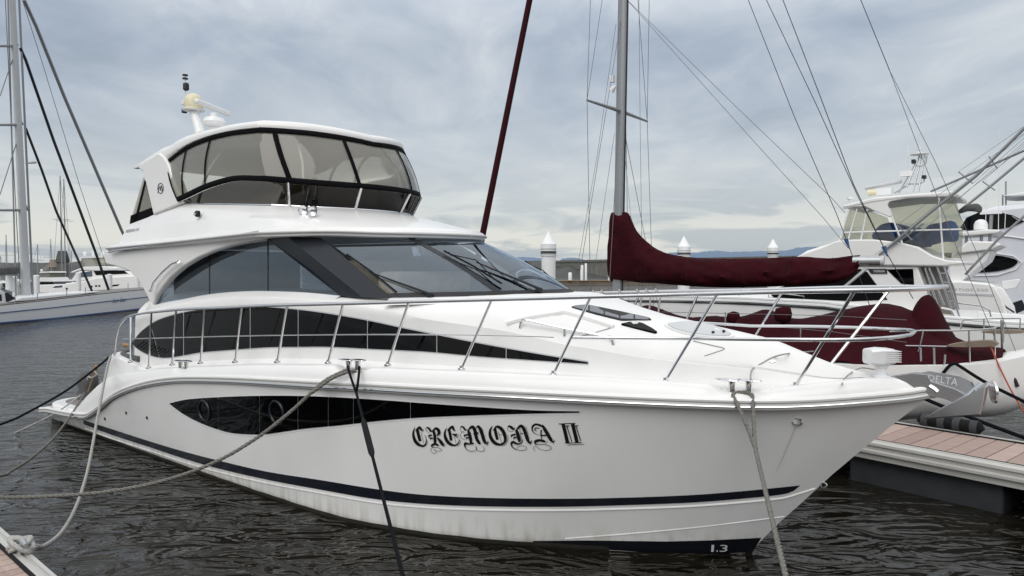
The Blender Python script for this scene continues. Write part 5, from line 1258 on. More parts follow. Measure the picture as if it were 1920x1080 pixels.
# ------------------------------------------------------------------ sailing boat with burgundy covers
SF = Frame((0.148 * 19, 19.0), 38); sail = empty('sailing_boat', (SF.O[0], SF.O[1], 0), SF.rz)
tag(sail, 'white sailing boat with burgundy boom cover and cockpit cover beyond the yacht', 'sailboat')
sail_hull(sail, [(-5.9, 0.03, 1.95, 1.2), (-5.2, 0.55, 1.85, 0.1), (-4, 1.15, 1.72, -0.3), (-2, 1.7, 1.6, -0.4), (1, 2.0, 1.54, -0.4), (4, 1.98, 1.58, -0.35), (5.6, 1.85, 1.62, -0.05), (6.9, 1.62, 1.67, 0.42), (7.8, 1.34, 1.72, 0.58), (8.4, 1.05, 1.78, 0.66), (8.8, 0.75, 1.88, 0.85), (9.05, 0.5, 1.98, 1.2), (9.15, 0.36, 2.02, 1.6)], 'hull', M['gel'], M['deck'])
def noisy(p, a, f): return Vector(p) + Vector((0, mn.noise(Vector(p) * f), mn.noise(Vector(p) * f + Vector((7, 3, 1))))) * a
def cover(ridge, w, name, p_=1.35, s0=0.0, base=1.66, zoff=0.0, nst=10, amp=0.06, wf=None):
    rd = smooth_tab([(lambda q: (q[0], q[2]))(SF.P(px, py, s0)) for px, py in ridge], 3); rows = []
    x0, x1 = rd[0][0], rd[-1][0]; n = 90
    for k in range(-nst, nst + 1):
        t = k / nst; r = []
        for i in range(n + 1):
            x = lerp(x0, x1, i / n); zr = interp(x, rd); ww = wf(x) if wf else w; zb = base + zoff
            z = zb + max(0.02, zr - zb) * (1 - abs(t) ** p_)
            fold = 0.035 * sin(x * 5.2 + t * 2.2 + 2 * mn.noise(Vector((x * 0.8, t, 0)))) * (0.3 + abs(t))
            q = Vector((x, -(s0 + t * ww), z)); q = noisy(q, amp, 1.3); cr_ = -0.10 * abs(mn.noise(Vector((x * 2.2 + t * 3, t * 1.5, 4)))); q.z += fold * 0.6 + cr_ * (0.4 + 0.6 * abs(t)); q.y += fold * (1 if t > 0 else -1); r.append(q)
        rows.append(r)
    return mk(name, *loft(rows), M['burg'], sail, sharp=60)
cover([(1190, 588), (1205, 577), (1217, 571), (1232, 578), (1260, 588), (1330, 594), (1400, 590), (1432, 580), (1455, 588), (1490, 596), (1530, 594), (1560, 588), (1605, 573), (1640, 571), (1680, 571), (1712, 583), (1735, 600), (1775, 622), (1810, 640), (1850, 648), (1884, 655)], 1.6, 'cockpit_cover', p_=1.9, wf=lambda x: interp(x, [(0, 1.75), (5, 1.84), (6.9, 1.56), (7.8, 1.28), (8.4, 0.98), (9, 0.45)]), base=1.66)
rd = [(1706, 600), (1714, 576), (1726, 558), (1740, 552), (1752, 561), (1764, 585), (1778, 612), (1796, 640)]
cover(rd, 0.5, 'wheel_cover', p_=2.6, base=2.0, amp=0.05, wf=lambda x: 0.55)
for px, py, r in ((1375, 596, 0.16), (1468, 590, 0.2), (1610, 612, 0.18), (1395, 611, 0.22)):
    p = V(SF.P(px, py, 0.7)); v, f = lathe_geo([(0.02, -r), (r * 0.8, -r * 0.7), (r, 0), (r * 0.8, r * 0.7), (0.02, r * 0.9)], (0, 0, 0), 12); mk('winch_cover', [noisy(q + p, 0.05, 4) for q in v], f, M['burg'], sail, sharp=80)
# mast, boom and boom cover
RK = 0.0045
def mastp(z, s=0.0, dx=0.0): return V((0.02 + (z - 3.5) * 0.017 + dx, s, z))
b = MB(); secs = []
for z in (1.2, 6, 12, 22): secs.append([mastp(z) + Vector((0.135 * cos(t), 0.095 * sin(t), 0)) for t in [2 * pi * k / 20 for k in range(20)]])
v = [q for r in secs for q in r]; f = [(i * 20 + k, i * 20 + (k + 1) % 20, (i + 1) * 20 + (k + 1) % 20, (i + 1) * 20 + k) for i in range(3) for k in range(20)] + [tuple(range(20)), tuple(range(60, 80))]
mk('mast', v, f, M['mast'], sail)
MB().tube([mastp(1.2, 0, 0.15), mastp(22, 0, 0.15)], 0.022, 6).build('mast_track', M['blackwire'], sail)
top = smooth_tab([(1146, 398), (1160, 397), (1176, 399), (1184, 416), (1196, 437), (1216, 457), (1245, 473), (1290, 482), (1340, 484.5), (1420, 484), (1500, 481), (1530, 483), (1560, 484), (1590, 480), (1613, 478)], 4)
bot = smooth_tab([(1146, 527), (1174, 526.5), (1204, 530), (1240, 532), (1287, 536), (1350, 539), (1429, 538), (1530, 534), (1575, 528), (1600, 516), (1613, 497)], 4)
rows = []; nn_ = 110
for k in range(25):
    an = 2 * pi * k / 24; r = []
    for i in range(nn_ + 1):
        px = lerp(1146.5, 1612, i / nn_); a, c = SF.P(px, interp(px, top), 0), SF.P(px, interp(px, bot), 0); zc, hh = (a[2] + c[2]) / 2, (a[2] - c[2]) / 2; x = a[0]
        wd = interp(px, [(1146, 0.22), (1175, 0.28), (1230, 0.36), (1400, 0.36), (1560, 0.27), (1612, 0.12)]); sx = cos(an); sz = sin(an)
        q = Vector((x, -wd * sx * (1 - 0.25 * sz), zc + hh * sz)); wr = -0.09 * abs(mn.noise(Vector((x * 1.5 + 2.2 * sz, sz * 0.8, 11 + sx)))) + 0.045 * mn.noise(Vector((x * 2.1 + sz * 1.2, sz * 1.6, sx))) + 0.03 * mn.noise(Vector((x * 6 + 3 * sz, sz * 2, 5 + sx)))
        q.y += wr * (-1 if sx > 0 else 1) * 1.6; r.append(q)
    rows.append(r)
vv, ff = loft(rows)
for i_ in (14, 36, 58, 80, 98): MB().tube([rows[k][i_] * 1.0 + Vector((0, -0.004 if rows[k][i_].y < 0 else 0.004, 0)) for k in range(24)], 0.011, 5, closed=True).build('cover_seam', M['maroonsleeve'], sail)
o = mk('boom_cover', vv, ff + [tuple(k * (nn_ + 1) for k in range(24)), tuple(k * (nn_ + 1) + nn_ for k in range(24))], M['burg'], sail, sharp=70)
e0_, e1_ = V(SF.P(1600, 489, 0)), V(SF.P(1652, 489, 0)); MB().tube([e0_, e1_], 0.105, 12).build('boom', M['alu'], sail)
MB().tube([e1_, e1_ + Vector((0.06, 0, 0))], [0.115, 0.09], 12).build('boom_end', M['lightgrey'], sail)
wires(SF, sail, [(1575, 545, 0.0), (1626, 502, 0.0)], 0.035, 'boom_vang', M['lightgrey'])
# furled headsail on the forestay
f0, f1 = SF.P(905, 440, 0), SF.P(993, 0, 0); sl = (f1[0] - f0[0]) / (f1[2] - f0[2])
def fst(z): return V((f0[0] + (z - f0[2]) * sl, 0, z))
MB().tube([fst(2.3), fst(3.2), fst(12), fst(20), fst(21.3)], [0.05, 0.10, 0.085, 0.06, 0.03], 10).build('furled_headsail', M['maroonsleeve'], sail)
MB().tube([fst(1.9) + Vector((0.02, 0.09, 0)), fst(9) + Vector((0.09, 0.02, 0)), fst(16) + Vector((0.0, 0.08, 0))], 0.008, 5).build('furling_line', M['wire'], sail)
# spreaders and rigging
zs_ = 7.69; tips = {}
for sg in (1, -1):
    tp = mastp(zs_ + 0.0, sg * 1.60, -0.05); tips[sg] = tp; MB().tube([mastp(zs_, sg * 0.08), tp], [0.055, 0.03], 8).build('spreader', M['mast'], sail)
    ch = V((0.25, sg * 1.70, 1.6)); up = mastp(15.0, sg * 1.45)
    MB().tube([ch, tp, up], 0.0075, 5).build('shroud', M['wire'], sail)
    MB().tube([V((0.6, sg * 1.6, 1.6)), mastp(7.45, sg * 0.1)], 0.0075, 5).build('shroud', M['wire'], sail)
    MB().tube([V((-0.5, sg * 1.6, 1.6)), mastp(10.0, sg * 0.1)], 0.0075, 5).build('shroud', M['wire'], sail)
    MB().tube([tp, mastp(14.2, sg * 0.1)], 0.0075, 5).build('shroud', M['wire'], sail)
MB().box(mastp(8.55, 0.1, -0.22), (0.10, 0.10, 0.18)).build('steaming_light', M['white'], sail)
MB().tube([mastp(8.25, 0.1, -0.24), mastp(8.35, 0.1, -0.12)], [0.09, 0.03], 8).build('deck_flood', M['white'], sail)
for pts, r, m in (([(1403, 0), (1490, 220), (1568, 400), (1592, 462), (1640, 600), (1666, 690)], 0.008, 'blackwire'), ([(1437, 0), (1530, 195), (1607, 365), (1660, 470)], 0.008, 'blackwire'), ([(1468, 0), (1530, 160), (1600, 345), (1662, 474), (1712, 560)], 0.009, 'blackwire'), ([(1614, 0), (1668, 132)], 0.008, 'blackwire'), ([(1667, 130), (1727, 290), (1800, 480), (1868, 640)], 0.006, 'wire'), ([(1667, 130), (1752, 300), (1830, 470), (1905, 660)], 0.006, 'wire'), ([(1176, 0), (1380, 200), (1560, 372), (1585, 400)], 0.006, 'wire'), ([(1183, 8), (1400, 250), (1545, 410), (1590, 465)], 0.006, 'wire'), ([(1198, 0), (1200, 210), (1203, 440), (1205, 560)], 0.006, 'wire'), ([(1155, 45), (1120, 290), (1075, 545)], 0.006, 'wire'), ([(1152, 250), (1120, 470), (1108, 545)], 0.006, 'wire'), ([(1170, 270), (1184, 420)], 0.005, 'wire')):
    wires(SF, sail, pts, r, 'stay', M[m])
for px, py in ((1590, 458), (1661, 472)): MB().tube([V(SF.P(px - 4, py - 10, 0.0)), V(SF.P(px + 3, py + 9, 0.0))], [0.05, 0.01], 8).build('stay_boot', M['bluestripe'], sail)
# pushpit, seats and fender basket
def pst(pts, s, r=0.016, name='pushpit_rail', m='steel'): return wires(SF, sail, [(a, c, s) for a, c in pts], r, name, M[m])
pst([(1668, 622), (1730, 620), (1790, 620), (1840, 618), (1862, 616), (1869, 613)], 1.1); pst([(1715, 682), (1727, 640), (1731, 620)], 1.15, name='pushpit_post'); pst([(1818, 684), (1817, 620)], 1.05, name='pushpit_post'); pst([(1865, 674), (1865, 614)], 0.75, name='pushpit_post'); pst([(1668, 648), (1730, 649), (1775, 650)], 1.15, 0.014)
pst([(1801, 618), (1803, 606), (1808, 599), (1875, 597), (1913, 597), (1912, 620)], -0.6); pst([(1845, 598), (1845, 640)], -0.6, name='pushpit_post'); pst([(1879, 600), (1880, 655)], 0.0, 0.03, name='pushpit_post')
def seat(pts, s): 
    P_ = [V(SF.P(a, c, s)) for a, c in pts]; c = catmull(P_, 4, True); mk('pushpit_seat', *prism_geo(c, (0, 0.28, 0)), M['tanroof'], sail)
seat([(1775, 649), (1800, 643), (1850, 639), (1868, 643), (1866, 649), (1820, 651)], 1.0); seat([(1839, 623), (1870, 619), (1914, 620), (1914, 625), (1870, 626)], -0.4)
wires(SF, sail, [(1693, 664, 1.3), (1695, 682, 1.3), (1702, 686, 1.3), (1768, 686, 1.3), (1771, 680, 1.3), (1772, 665, 1.3)], 0.018, 'fender_basket', M['alu'])
for px in (1727, 1752): wires(SF, sail, [(px, 686, 1.3), (px - 1, 652, 1.3)], 0.02, 'fender_basket_post', M['alu'])
wires(SF, sail, [(1700, 600, 1.5), (1560, 592, 1.6), (1380, 588, 1.7), (1240, 585, 1.75)], 0.006, 'guard_wire', M['wire']); wires(SF, sail, [(1700, 642, 1.5), (1560, 622, 1.6), (1380, 606, 1.7)], 0.006, 'guard_wire', M['wire'])
for px, y0, y1 in ((1501, 611, 640), (1360, 585, 612)): wires(SF, sail, [(px, y1, 1.62), (px, y0, 1.62)], 0.014, 'guard_stanchion', M['steel'])
def band_on(fr, root, top, bot, s, name, m, th=0.02):
    P_ = [V(fr.P(a, c, s)) for a, c in top] + [V(fr.P(a, c, s)) for a, c in reversed(bot)]
    return mk(name, *prism_geo(P_, (0, th, 0)), m, root, smooth=False)
# dark stripe low on the quarter
def SSsail(x, z):
    T_ = [(5.6, 1.85), (6.9, 1.62), (7.8, 1.34), (8.4, 1.05), (8.8, 0.75), (9.05, 0.5)]; bt_ = interp(x, T_); zb = interp(x, [(5.6, -0.05), (6.9, 0.42), (7.8, 0.58), (8.4, 0.66), (8.8, 0.85), (9.05, 1.2)]); zt = interp(x, [(5.6, 1.62), (6.9, 1.67), (8.4, 1.78), (9.05, 1.98)])
    w_ = max(0, (z - zb) / (zt - zb)); return bt_ * interp(w_, [(0, 0), (0.02, 0.35), (0.10, 0.66), (0.24, 0.86), (0.45, 0.955), (0.72, 0.99), (1, 1)])
tr_ = wires(SF, sail, [(1893, 684, 0.75), (1899, 705, 0.75), (1908, 725, 0.75)], 0.035, 'stern_light_rod', M['blackmatt'])
def rope2(name, label, pts, r, m): o = MB().tube(catmull(pts, 8), r, 7).build(name, m); tag(o, label, 'rope'); return o
def swp(px, py, s): p = SF.P(px, py, s); return Vector((SF.O[0] + p[0] * SF.fw[0] + p[1] * SF.sb[0], SF.O[1] + p[0] * SF.fw[1] + p[1] * SF.sb[1], p[2]))
rope2('mooring_line', 'navy mooring line looped over the sailing boat quarter, running right', [swp(1768, 700, 1.5), swp(1780, 686, 1.45), swp(1790, 682, 1.42), swp(1800, 687, 1.42), swp(1850, 718, 1.45), swp(1930, 758, 1.5), swp(2010, 800, 1.7)], 0.03, M['ropeb'])
rope2('mooring_line', 'black line under the anchor slanting down to the far pontoon edge', [swp(1725, 744, 1.62), swp(1775, 765, 1.6), swp(1830, 787, 1.6), swp(1880, 806, 1.6), swp(1960, 835, 1.6)], 0.035, M['ropeb'])
rope2('flag_line', 'thin orange line hanging down the white stern at right edge', [swp(1857, 648, 0.95), swp(1875, 690, 1.0), swp(1895, 730, 1.05), swp(1920, 772, 1.1), swp(1940, 790, 1.1)], 0.014, M['orange'])

# ------------------------------------------------------------------ sport-fishing boat with blue covers
MF = Frame((14.0, 28.0), 38); fish = empty('fishing_boat', (MF.O[0], MF.O[1], 0), MF.rz)
tag(fish, 'white flybridge fishing boat with blue seat covers and long outrigger poles behind the sailing boat', 'motorboat')
sht = smooth_tab([(1130, 556), (1224, 556), (1330, 557), (1425, 560), (1577, 569), (1680, 584), (1774, 598), (1920, 606), (2000, 610)])
stt = []
for x, hb_ in ((-11.5, 0.03), (-10.5, 0.75), (-9, 1.35), (-6.5, 1.9), (-4, 2.15), (-1, 2.25), (2, 2.25), (4.6, 2.15), (6.0, 2.05)): stt.append((x, hb_, MF.zfit(x, hb_, sht), -0.5 if x > -9 else (0.2 if x > -11 else 1.2)))
sail_hull(fish, stt, 'hull', M['gel'], M['deck'])
for dz, r, nm, m in ((0.0, 0.06, 'rub_rail', 'white'), (-0.24, 0.03, 'hull_line', 'blackmatt'), (-0.12, 0.07, 'rub_strake', 'white')):
    MB().tube([V((a[0], a[1] + 0.03, a[2] + dz)) for a in stt], r, 6).build(nm, M[m], fish); MB().tube([V((a[0], -a[1] - 0.03, a[2] + dz)) for a in stt], r, 6).build(nm, M[m], fish)
plates(MF, fish, [(1437, 545), (1470, 533), (1560, 506), (1617, 500), (1720, 500), (1742, 560), (1744, 590), (1665, 580), (1575, 572), (1451, 560)], 1.75, 3.5, 'deckhouse', M['gel'], 0.05)
plates(MF, fish, [(1438, 545), (1520, 524), (1612, 504), (1626, 510), (1664, 562), (1600, 565), (1451, 558)], 1.77, 0.02, 'windshield_cover', M['canvas_black']); plates(MF, fish, [(1662, 505), (1712, 504), (1714, 534), (1690, 532)], 1.77, 0.02, 'side_window', M['blackglass'])
plates(MF, fish, [(1627, 504), (1662, 504), (1664, 513), (1633, 513)], 1.79, 0.02, 'name_board', M['blackmatt']); text_on('YAMAHA', ((1637, 506), (1659, 506), (1659, 511), (1637, 511)), lambda a, c: V(MF.P(a, c, 1.80)), 'name_board_text', M['paleprint'], fish)
plates(MF, fish, [(1480, 487), (1505, 476), (1545, 462), (1567, 452), (1600, 449), (1640, 449), (1690, 455), (1722, 463), (1748, 479), (1775, 488), (1805, 490), (1806, 495), (1770, 499), (1640, 497), (1520, 495)], 1.9, 3.8, 'flybridge', M['gel'], 0.12)
plates(MF, fish, [(1486, 487), (1512, 470), (1560, 455), (1575, 451), (1560, 470), (1540, 488)], 1.2, 2.4, 'flybridge_brow', M['gel'], 0.1)
# hardtop with the raked side wing
for s_, t_ in ((1.6, 0.12), (-1.48, 0.12)): plates(MF, fish, [(1579, 388), (1598, 381), (1640, 372), (1720, 366), (1760, 363), (1763, 369), (1700, 372), (1668, 378), (1664, 384), (1674, 404), (1667, 407), (1636, 394), (1622, 387), (1600, 388), (1581, 392)], s_, t_, 'roof_wing', M['gel'], 0.03)
plates(MF, fish, [(1579, 386), (1598, 380), (1640, 370), (1720, 363), (1785, 358), (1795, 362), (1793, 370), (1780, 369), (1700, 371), (1640, 379), (1600, 387), (1582, 390)], 1.62, 3.24, 'hardtop', M['gel'], 0.05)
for s_ in (1.55, -1.53):
    for q in ([(1592, 392), (1621, 390), (1636, 397), (1664, 408), (1682, 457), (1640, 450), (1578, 449)], [(1668, 380), (1758, 371), (1766, 480), (1740, 476), (1720, 463), (1686, 457), (1673, 406)], [(1760, 370), (1790, 366), (1806, 425), (1803, 484), (1768, 484)]): plates(MF, fish, q, s_, 0.02, 'enclosure_panel', M['clearvinyl'] if 'clearvinyl' in M else M['vinyl'])
    for a, c in (((1592, 392), (1574, 452)), ((1672, 405), (1694, 462)), ((1760, 371), (1769, 487)), ((1607, 392), (1590, 450)), ((1626, 392), (1614, 450)), ((1640, 434), (1803, 430)), ((1582, 436), (1640, 434))): wires(MF, fish, [(*a, s_ + 0.02 * (1 if s_ > 0 else -1)), (*c, s_ + 0.02)], 0.03, 'enclosure_frame', M['white'])
def lump(fr, root, pts, s, th, name, m, amp=0.08):
    P_ = [V(fr.P(a, c, s)) for a, c in pts]; cen = sum(P_, Vector()) / len(P_); rows = []
    for k, sc in ((0, 0.55), (0.12, 0.86), (0.3, 1.0), (0.7, 1.0), (0.88, 0.86), (1, 0.55)): rows.append([noisy(cen + (q - cen) * sc + Vector((0, th * k, 0)), amp, 1.7) for q in catmull(P_ , 4, True)])
    n = len(rows[0]); rows2 = [r + [r[0]] for r in rows]; v, f = loft(rows2); return mk(name, v, f + [tuple(range(n)), tuple((len(rows) - 1) * (n + 1) + k for k in range(n))], m, root, sharp=80)
lump(MF, fish, [(1630, 448), (1640, 424), (1660, 415), (1685, 420), (1706, 425), (1724, 430), (1735, 456), (1728, 462), (1690, 457)], 1.2, 2.2, 'seat_cover', M['bluecanvas']); lump(MF, fish, [(1726, 458), (1732, 428), (1756, 416), (1780, 412), (1790, 426), (1788, 450), (1760, 452)], 0.9, 1.6, 'seat_cover', M['bluecanvas'])
# antenna tower and radar
for a, c in (((1700, 352), (1724, 292)), ((1712, 360), (1728, 292)), ((1685, 362), (1722, 298)), ((1722, 360), (1734, 292)), ((1677, 362), (1706, 345))): wires(MF, fish, [(*a, 0.3), (*c, 0.0)], 0.03, 'tower_leg', M['alu'])
wires(MF, fish, [(1738, 292, 0.1), (1736, 306, 0.1), (1728, 312, 0.1), (1714, 311, 0.1)], 0.025, 'tower_hoop', M['alu']); wires(MF, fish, [(1700, 345, 0.1), (1725, 345, 0.1), (1733, 340, 0.1), (1732, 333, 0.1)], 0.03, 'tower_hoop', M['alu'])
p = V(MF.P(1724, 289, 0)); MB().lathe([(0.02, -0.03), (0.32, -0.02), (0.32, 0.02), (0.05, 0.05), (0.05, 0.16), (0.09, 0.17), (0.09, 0.2), (0.04, 0.21)], p, 20).build('tower_platform', M['white'], fish)
for px, py, w_, h_ in ((1700, 326, 0.42, 0.2), (1713, 303, 0.12, 0.14), (1733, 332, 0.12, 0.12)): MB().box(V(MF.P(px, py, 0.1)), (w_, 0.25, h_)).build('tower_box', M['white'] if w_ > 0.2 else M['blackmatt'], fish)
wires(MF, fish, [(1725, 280), (1725, 182)], 0.012, 'whip_aerial', M['white']); wires(MF, fish, [(1702, 318), (1702, 262)], 0.014, 'whip_aerial', M['white'])
MB().tube([V(MF.P(1622, 353, 0.0)), V(MF.P(1691, 340, 0.0))], 0.075, 10).build('radar_scanner', M['lightgrey'], fish)
MB().box(V(MF.P(1658, 360, 0)), (0.55, 0.4, 0.26)).build('radar_pedestal', M['white'], fish); MB().tube([V(MF.P(1643, 361, 0.2)), V(MF.P(1628, 362, 0.2))], [0.09, 0.14], 12).build('loud_hailer', M['cream'], fish)
MB().lathe([(0.04, -0.1), (0.05, 0.0), (0.13, 0.04), (0.13, 0.09), (0.02, 0.12)], V(MF.P(1594, 375, 0.6)), 14).build('gps_puck', M['white'], fish)
for pts, r in (([(1648, 478, 2.0), (1740, 402, 2.1), (1830, 330, 2.2), (1925, 236, 2.4), (2010, 160, 2.5)], 0.05), ([(1745, 359, 1.5), (1780, 344, 1.6), (1930, 278, 1.8)], 0.04), ([(1800, 395, -1.2), (1850, 355, -1.3), (1930, 288, -1.4), (2000, 235, -1.5)], 0.05), ([(1810, 515, -1.4), (1870, 450, -1.4), (1935, 392, -1.5)], 0.045), ([(1658, 470, 2.02), (1700, 442, 2.02), (1732, 419, 2.02)], 0.03)): MB().tube([V(MF.P(*q)) for q in pts], r, 8).build('outrigger_pole', M['mast'], fish)
for (a, c) in (((1797, 322), (1824, 344)), ((1842, 340), (1866, 357)), ((1854, 293), (1870, 316)), ((1682, 422), (1710, 450)), ((1898, 405), (1912, 415))): wires(MF, fish, [(*a, 2.2), (*c, 2.2)], 0.02, 'outrigger_spreader', M['mast'])
for (a, c) in (((1640, 478), (1920, 252)), ((1682, 422), (1920, 250)), ((1710, 450), (1925, 262)), ((1797, 322), (1930, 230)), ((1824, 344), (1930, 250)), ((1760, 400), (1925, 272)), ((1842, 340), (1930, 262))): wires(MF, fish, [(*a, 2.2), (*c, 2.3)], 0.006, 'outrigger_line', M['wire'])
# ladder
for a, c in (((1742, 502), (1770, 572)), ((1757, 500), (1792, 604)), ((1770, 500), (1800, 598)), ((1735, 502), (1762, 585))): wires(MF, fish, [(*a, 1.9), (*c, 1.9)], 0.03, 'ladder_rail', M['steel'])
for k in range(6): t = k / 6 + 0.12; wires(MF, fish, [(lerp(1757, 1792, t), lerp(500, 604, t), 1.9), (lerp(1770, 1800, t), lerp(500, 598, t), 1.9)], 0.025, 'ladder_rung', M['steel'])
plates(MF, fish, [(1720, 500), (1758, 500), (1776, 540), (1790, 600), (1745, 592)], 1.0, 2.0, 'cockpit_bulkhead', M['interior'])
MB().box(V(MF.P(1810, 593, 1.3)), (0.7, 0.5, 0.42)).build('bait_box', M['white'], fish)
wires(MF, fish, [(1790, 568, 1.95), (1840, 574, 1.95), (1855, 582, 1.95), (1858, 594, 1.95)], 0.03, 'cockpit_rail', M['steel']); wires(MF, fish, [(1765, 577, 1.9), (1785, 581, 1.9), (1798, 600, 1.9)], 0.035, 'cockpit_rail', M['white'])
lump(MF, fish, [(1797, 394), (1810, 386), (1830, 381), (1840, 388), (1838, 398), (1826, 396), (1812, 396), (1798, 400)], -1.0, 0.35, 'rolled_awning', M['greycanvas'], 0.03)
wires(MF, fish, [(1200, 545, 1.6), (1300, 543, 1.75), (1420, 545, 1.95), (1508, 555, 2.0), (1507, 570, 2.0)], 0.02, 'bow_rail', M['steel'])
for px, y0, y1 in ((1290, 544, 558), (1336, 544, 559), (1386, 544, 560), (1441, 548, 562)): wires(MF, fish, [(px, y1, 1.9), (px, y0, 1.9)], 0.018, 'bow_rail_post', M['steel'])

# ------------------------------------------------------------------ white cruiser and the large grey-white yacht beyond it
PF = Frame((0.668 * 36, 36.0), 38); cru = empty('motor_cruiser', (PF.O[0], PF.O[1], 0), PF.rz); tag(cru, 'white cruiser stern with radar dome on its flybridge, right of the ladder', 'motorboat')
plates(PF, cru, [(1690, 640), (1690, 545), (1745, 528), (1800, 526), (1855, 531), (1866, 536), (1880, 560), (1893, 603), (1940, 605), (1960, 640)], 2.1, 4.2, 'hull', M['gel'], 0.1)
plates(PF, cru, [(1780, 548), (1862, 551), (1863, 555), (1780, 552)], 2.13, 0.03, 'side_moulding', M['lightgrey']); text_on('PRESTIGE 520', ((1766, 540), (1852, 541), (1852, 546), (1766, 545)), lambda a, c: V(PF.P(a, c, 2.14)), 'side_lettering', M['rubrail'], cru, space=1.15)
plates(PF, cru, [(1866, 536), (1880, 540), (1902, 575), (1907, 602), (1893, 603), (1880, 560)], 1.6, 0.6, 'quarter_fairing', M['white'], 0.05); plates(PF, cru, [(1898, 568), (1916, 562), (1925, 580), (1906, 588)], 1.3, 0.05, 'transom_window', M['pillar'])
wires(PF, cru, [(1855, 533, 1.9), (1868, 550, 1.9), (1885, 575, 1.9), (1902, 586, 1.9)], 0.04, 'shore_cable', M['blackmatt'])
plates(PF, cru, [(1790, 470), (1800, 466), (1815, 452), (1862, 453), (1879, 459), (1860, 468), (1800, 475)], 1.9, 3.8, 'flybridge', M['gel'], 0.06); plates(PF, cru, [(1792, 436), (1850, 430), (1877, 431), (1872, 437), (1810, 442), (1792, 443)], 1.7, 3.4, 'hardtop', M['gel'], 0.05)
for px in (1812, 1840, 1856): wires(PF, cru, [(px, 438, 1.3), (px, 456, 1.3)], 0.07, 'hardtop_leg', M['mast'])
plates(PF, cru, [(1780, 500), (1785, 474), (1860, 469), (1850, 490), (1800, 530), (1780, 530)], 1.7, 3.4, 'deckhouse', M['gel'], 0.06)
MB().lathe([(0.30, -0.02), (0.30, 0.24), (0.24, 0.4), (0.12, 0.48), (0.0, 0.5)], V(PF.P(1839, 430, 0.8)), 20).build('radar_dome', M['white'], cru)
wires(PF, cru, [(1857, 430, 0.6), (1859, 403, 0.6)], 0.08, 'radar_post', M['mast']); MB().box(V(PF.P(1858, 399, 0.6)), (0.9, 0.25, 0.12)).build('radar_bar', M['white'], cru)
plates(PF, cru, [(1878, 527), (1912, 523), (1913, 527), (1906, 540), (1885, 543), (1880, 540)], 1.0, 0.3, 'aft_bench', M['white'], 0.03)
for k, px in enumerate((1848, 1872, 1884)): wires(PF, cru, [(px, 436 - k * 4, -1.0), (px + 2, (250, 246, 384)[k], -1.0)], 0.015, 'whip_aerial', M['white'])
BF = Frame((0.72 * 50, 50.0), 38); bigy = empty('superyacht', (BF.O[0], BF.O[1], 0), BF.rz); tag(bigy, 'large pale grey-white yacht with dark almond windows at the right edge', 'yacht')
plates(BF, bigy, [(1770, 600), (1770, 520), (1790, 470), (1805, 440), (1822, 408), (1836, 395), (1870, 386), (1925, 380), (2010, 376), (2060, 420), (2090, 600)], 2.6, 5.2, 'superstructure', M['lavender'], 0.35)
plates(BF, bigy, [(1797, 432), (1812, 408), (1835, 398), (1870, 397), (1900, 404), (1921, 415), (1900, 424), (1870, 430)], 2.68, 0.05, 'upper_window', M['blackglass']); plates(BF, bigy, [(p.x, p.y) for p in catmull([(1788, 505, 0), (1795, 485, 0), (1830, 478, 0), (1870, 479, 0), (1900, 485, 0), (1908, 492, 0), (1895, 502, 0), (1865, 509, 0), (1820, 511, 0)], 4, True)], 2.68, 0.05, 'saloon_window', M['blackglass'])
wires(BF, bigy, [(1800, 518, 2.68), (1870, 516, 2.68), (1905, 505, 2.68), (1916, 492, 2.68), (1900, 480, 2.68), (1860, 474, 2.68)], 0.04, 'window_moulding', M['white']); wires(BF, bigy, [(1860, 442, 2.68), (1890, 443, 2.68), (1940, 450, 2.68)], 0.05, 'side_moulding', M['white'])
plates(BF, bigy, [(1880, 367), (1920, 360), (2010, 355), (2010, 362), (1900, 368)], 2.2, 4.4, 'hardtop', M['white'], 0.05)
for px, y0, y1 in ((1886, 340, 388), (1880, 365, 390)): wires(BF, bigy, [(px, y1, 1.5), (px, y0, 1.5)], 0.05, 'hardtop_post', M['mast'])
# ------------------------------------------------------------------ left: long white sailing yacht and the boats behind it
NF = Frame((-32.6, 45.2), -88); sun_ = empty('sailing_yacht', (NF.O[0], NF.O[1], 0), NF.rz); tag(sun_, 'long white sailing yacht with blue stripes and tall pale mast at left', 'sailboat')
TOPL = [(-330, 606), (-150, 590), (0, 574), (100, 563), (200, 551), (268, 544), (330, 538), (400, 532)]; BOTL = [(-330, 644), (-150, 625), (0, 609), (100, 601), (200, 590), (268, 582), (320, 572), (400, 556)]
def side_strip(top_, bot_, s, name, m):
    n = 40; a0, a1 = top_[0][0], top_[-1][0]; A_ = [V(NF.P(lerp(a0, a1, i / n), interp(lerp(a0, a1, i / n), top_), s)) for i in range(n + 1)]; C_ = [V(NF.P(lerp(a0, a1, i / n), interp(lerp(a0, a1, i / n), bot_), s)) for i in range(n + 1)]
    return A_, C_
A_, C_ = side_strip(TOPL, BOTL, 0.0, '', None); n_ = len(A_)
def wdt(i): t = i / (n_ - 1); return 5.0 * (1 - max(0, (t - 0.55) / 0.45) ** 2 * 0.96)
b = MB(); b.add(*loft([[c + Vector((0, 0.25, -0.5)) for c in C_], [c + Vector((0, 0.06, 0.1)) for c in C_], [a.lerp(c, 0.4) for a, c in zip(A_, C_)], A_, [a + Vector((0, wdt(i), 0)) for i, a in enumerate(A_)], [c + Vector((0, wdt(i) - 0.3, -0.5)) for i, c in enumerate(C_)]])); b.build('hull', M['white'], sun_, sharp=50)
def nline(f, r, name, m, i0=0, i1=n_): MB().tube([a.lerp(c, f) + Vector((0, -0.035, 0)) for a, c in list(zip(A_, C_))[i0:i1]], r, 6).build(name, m, sun_)
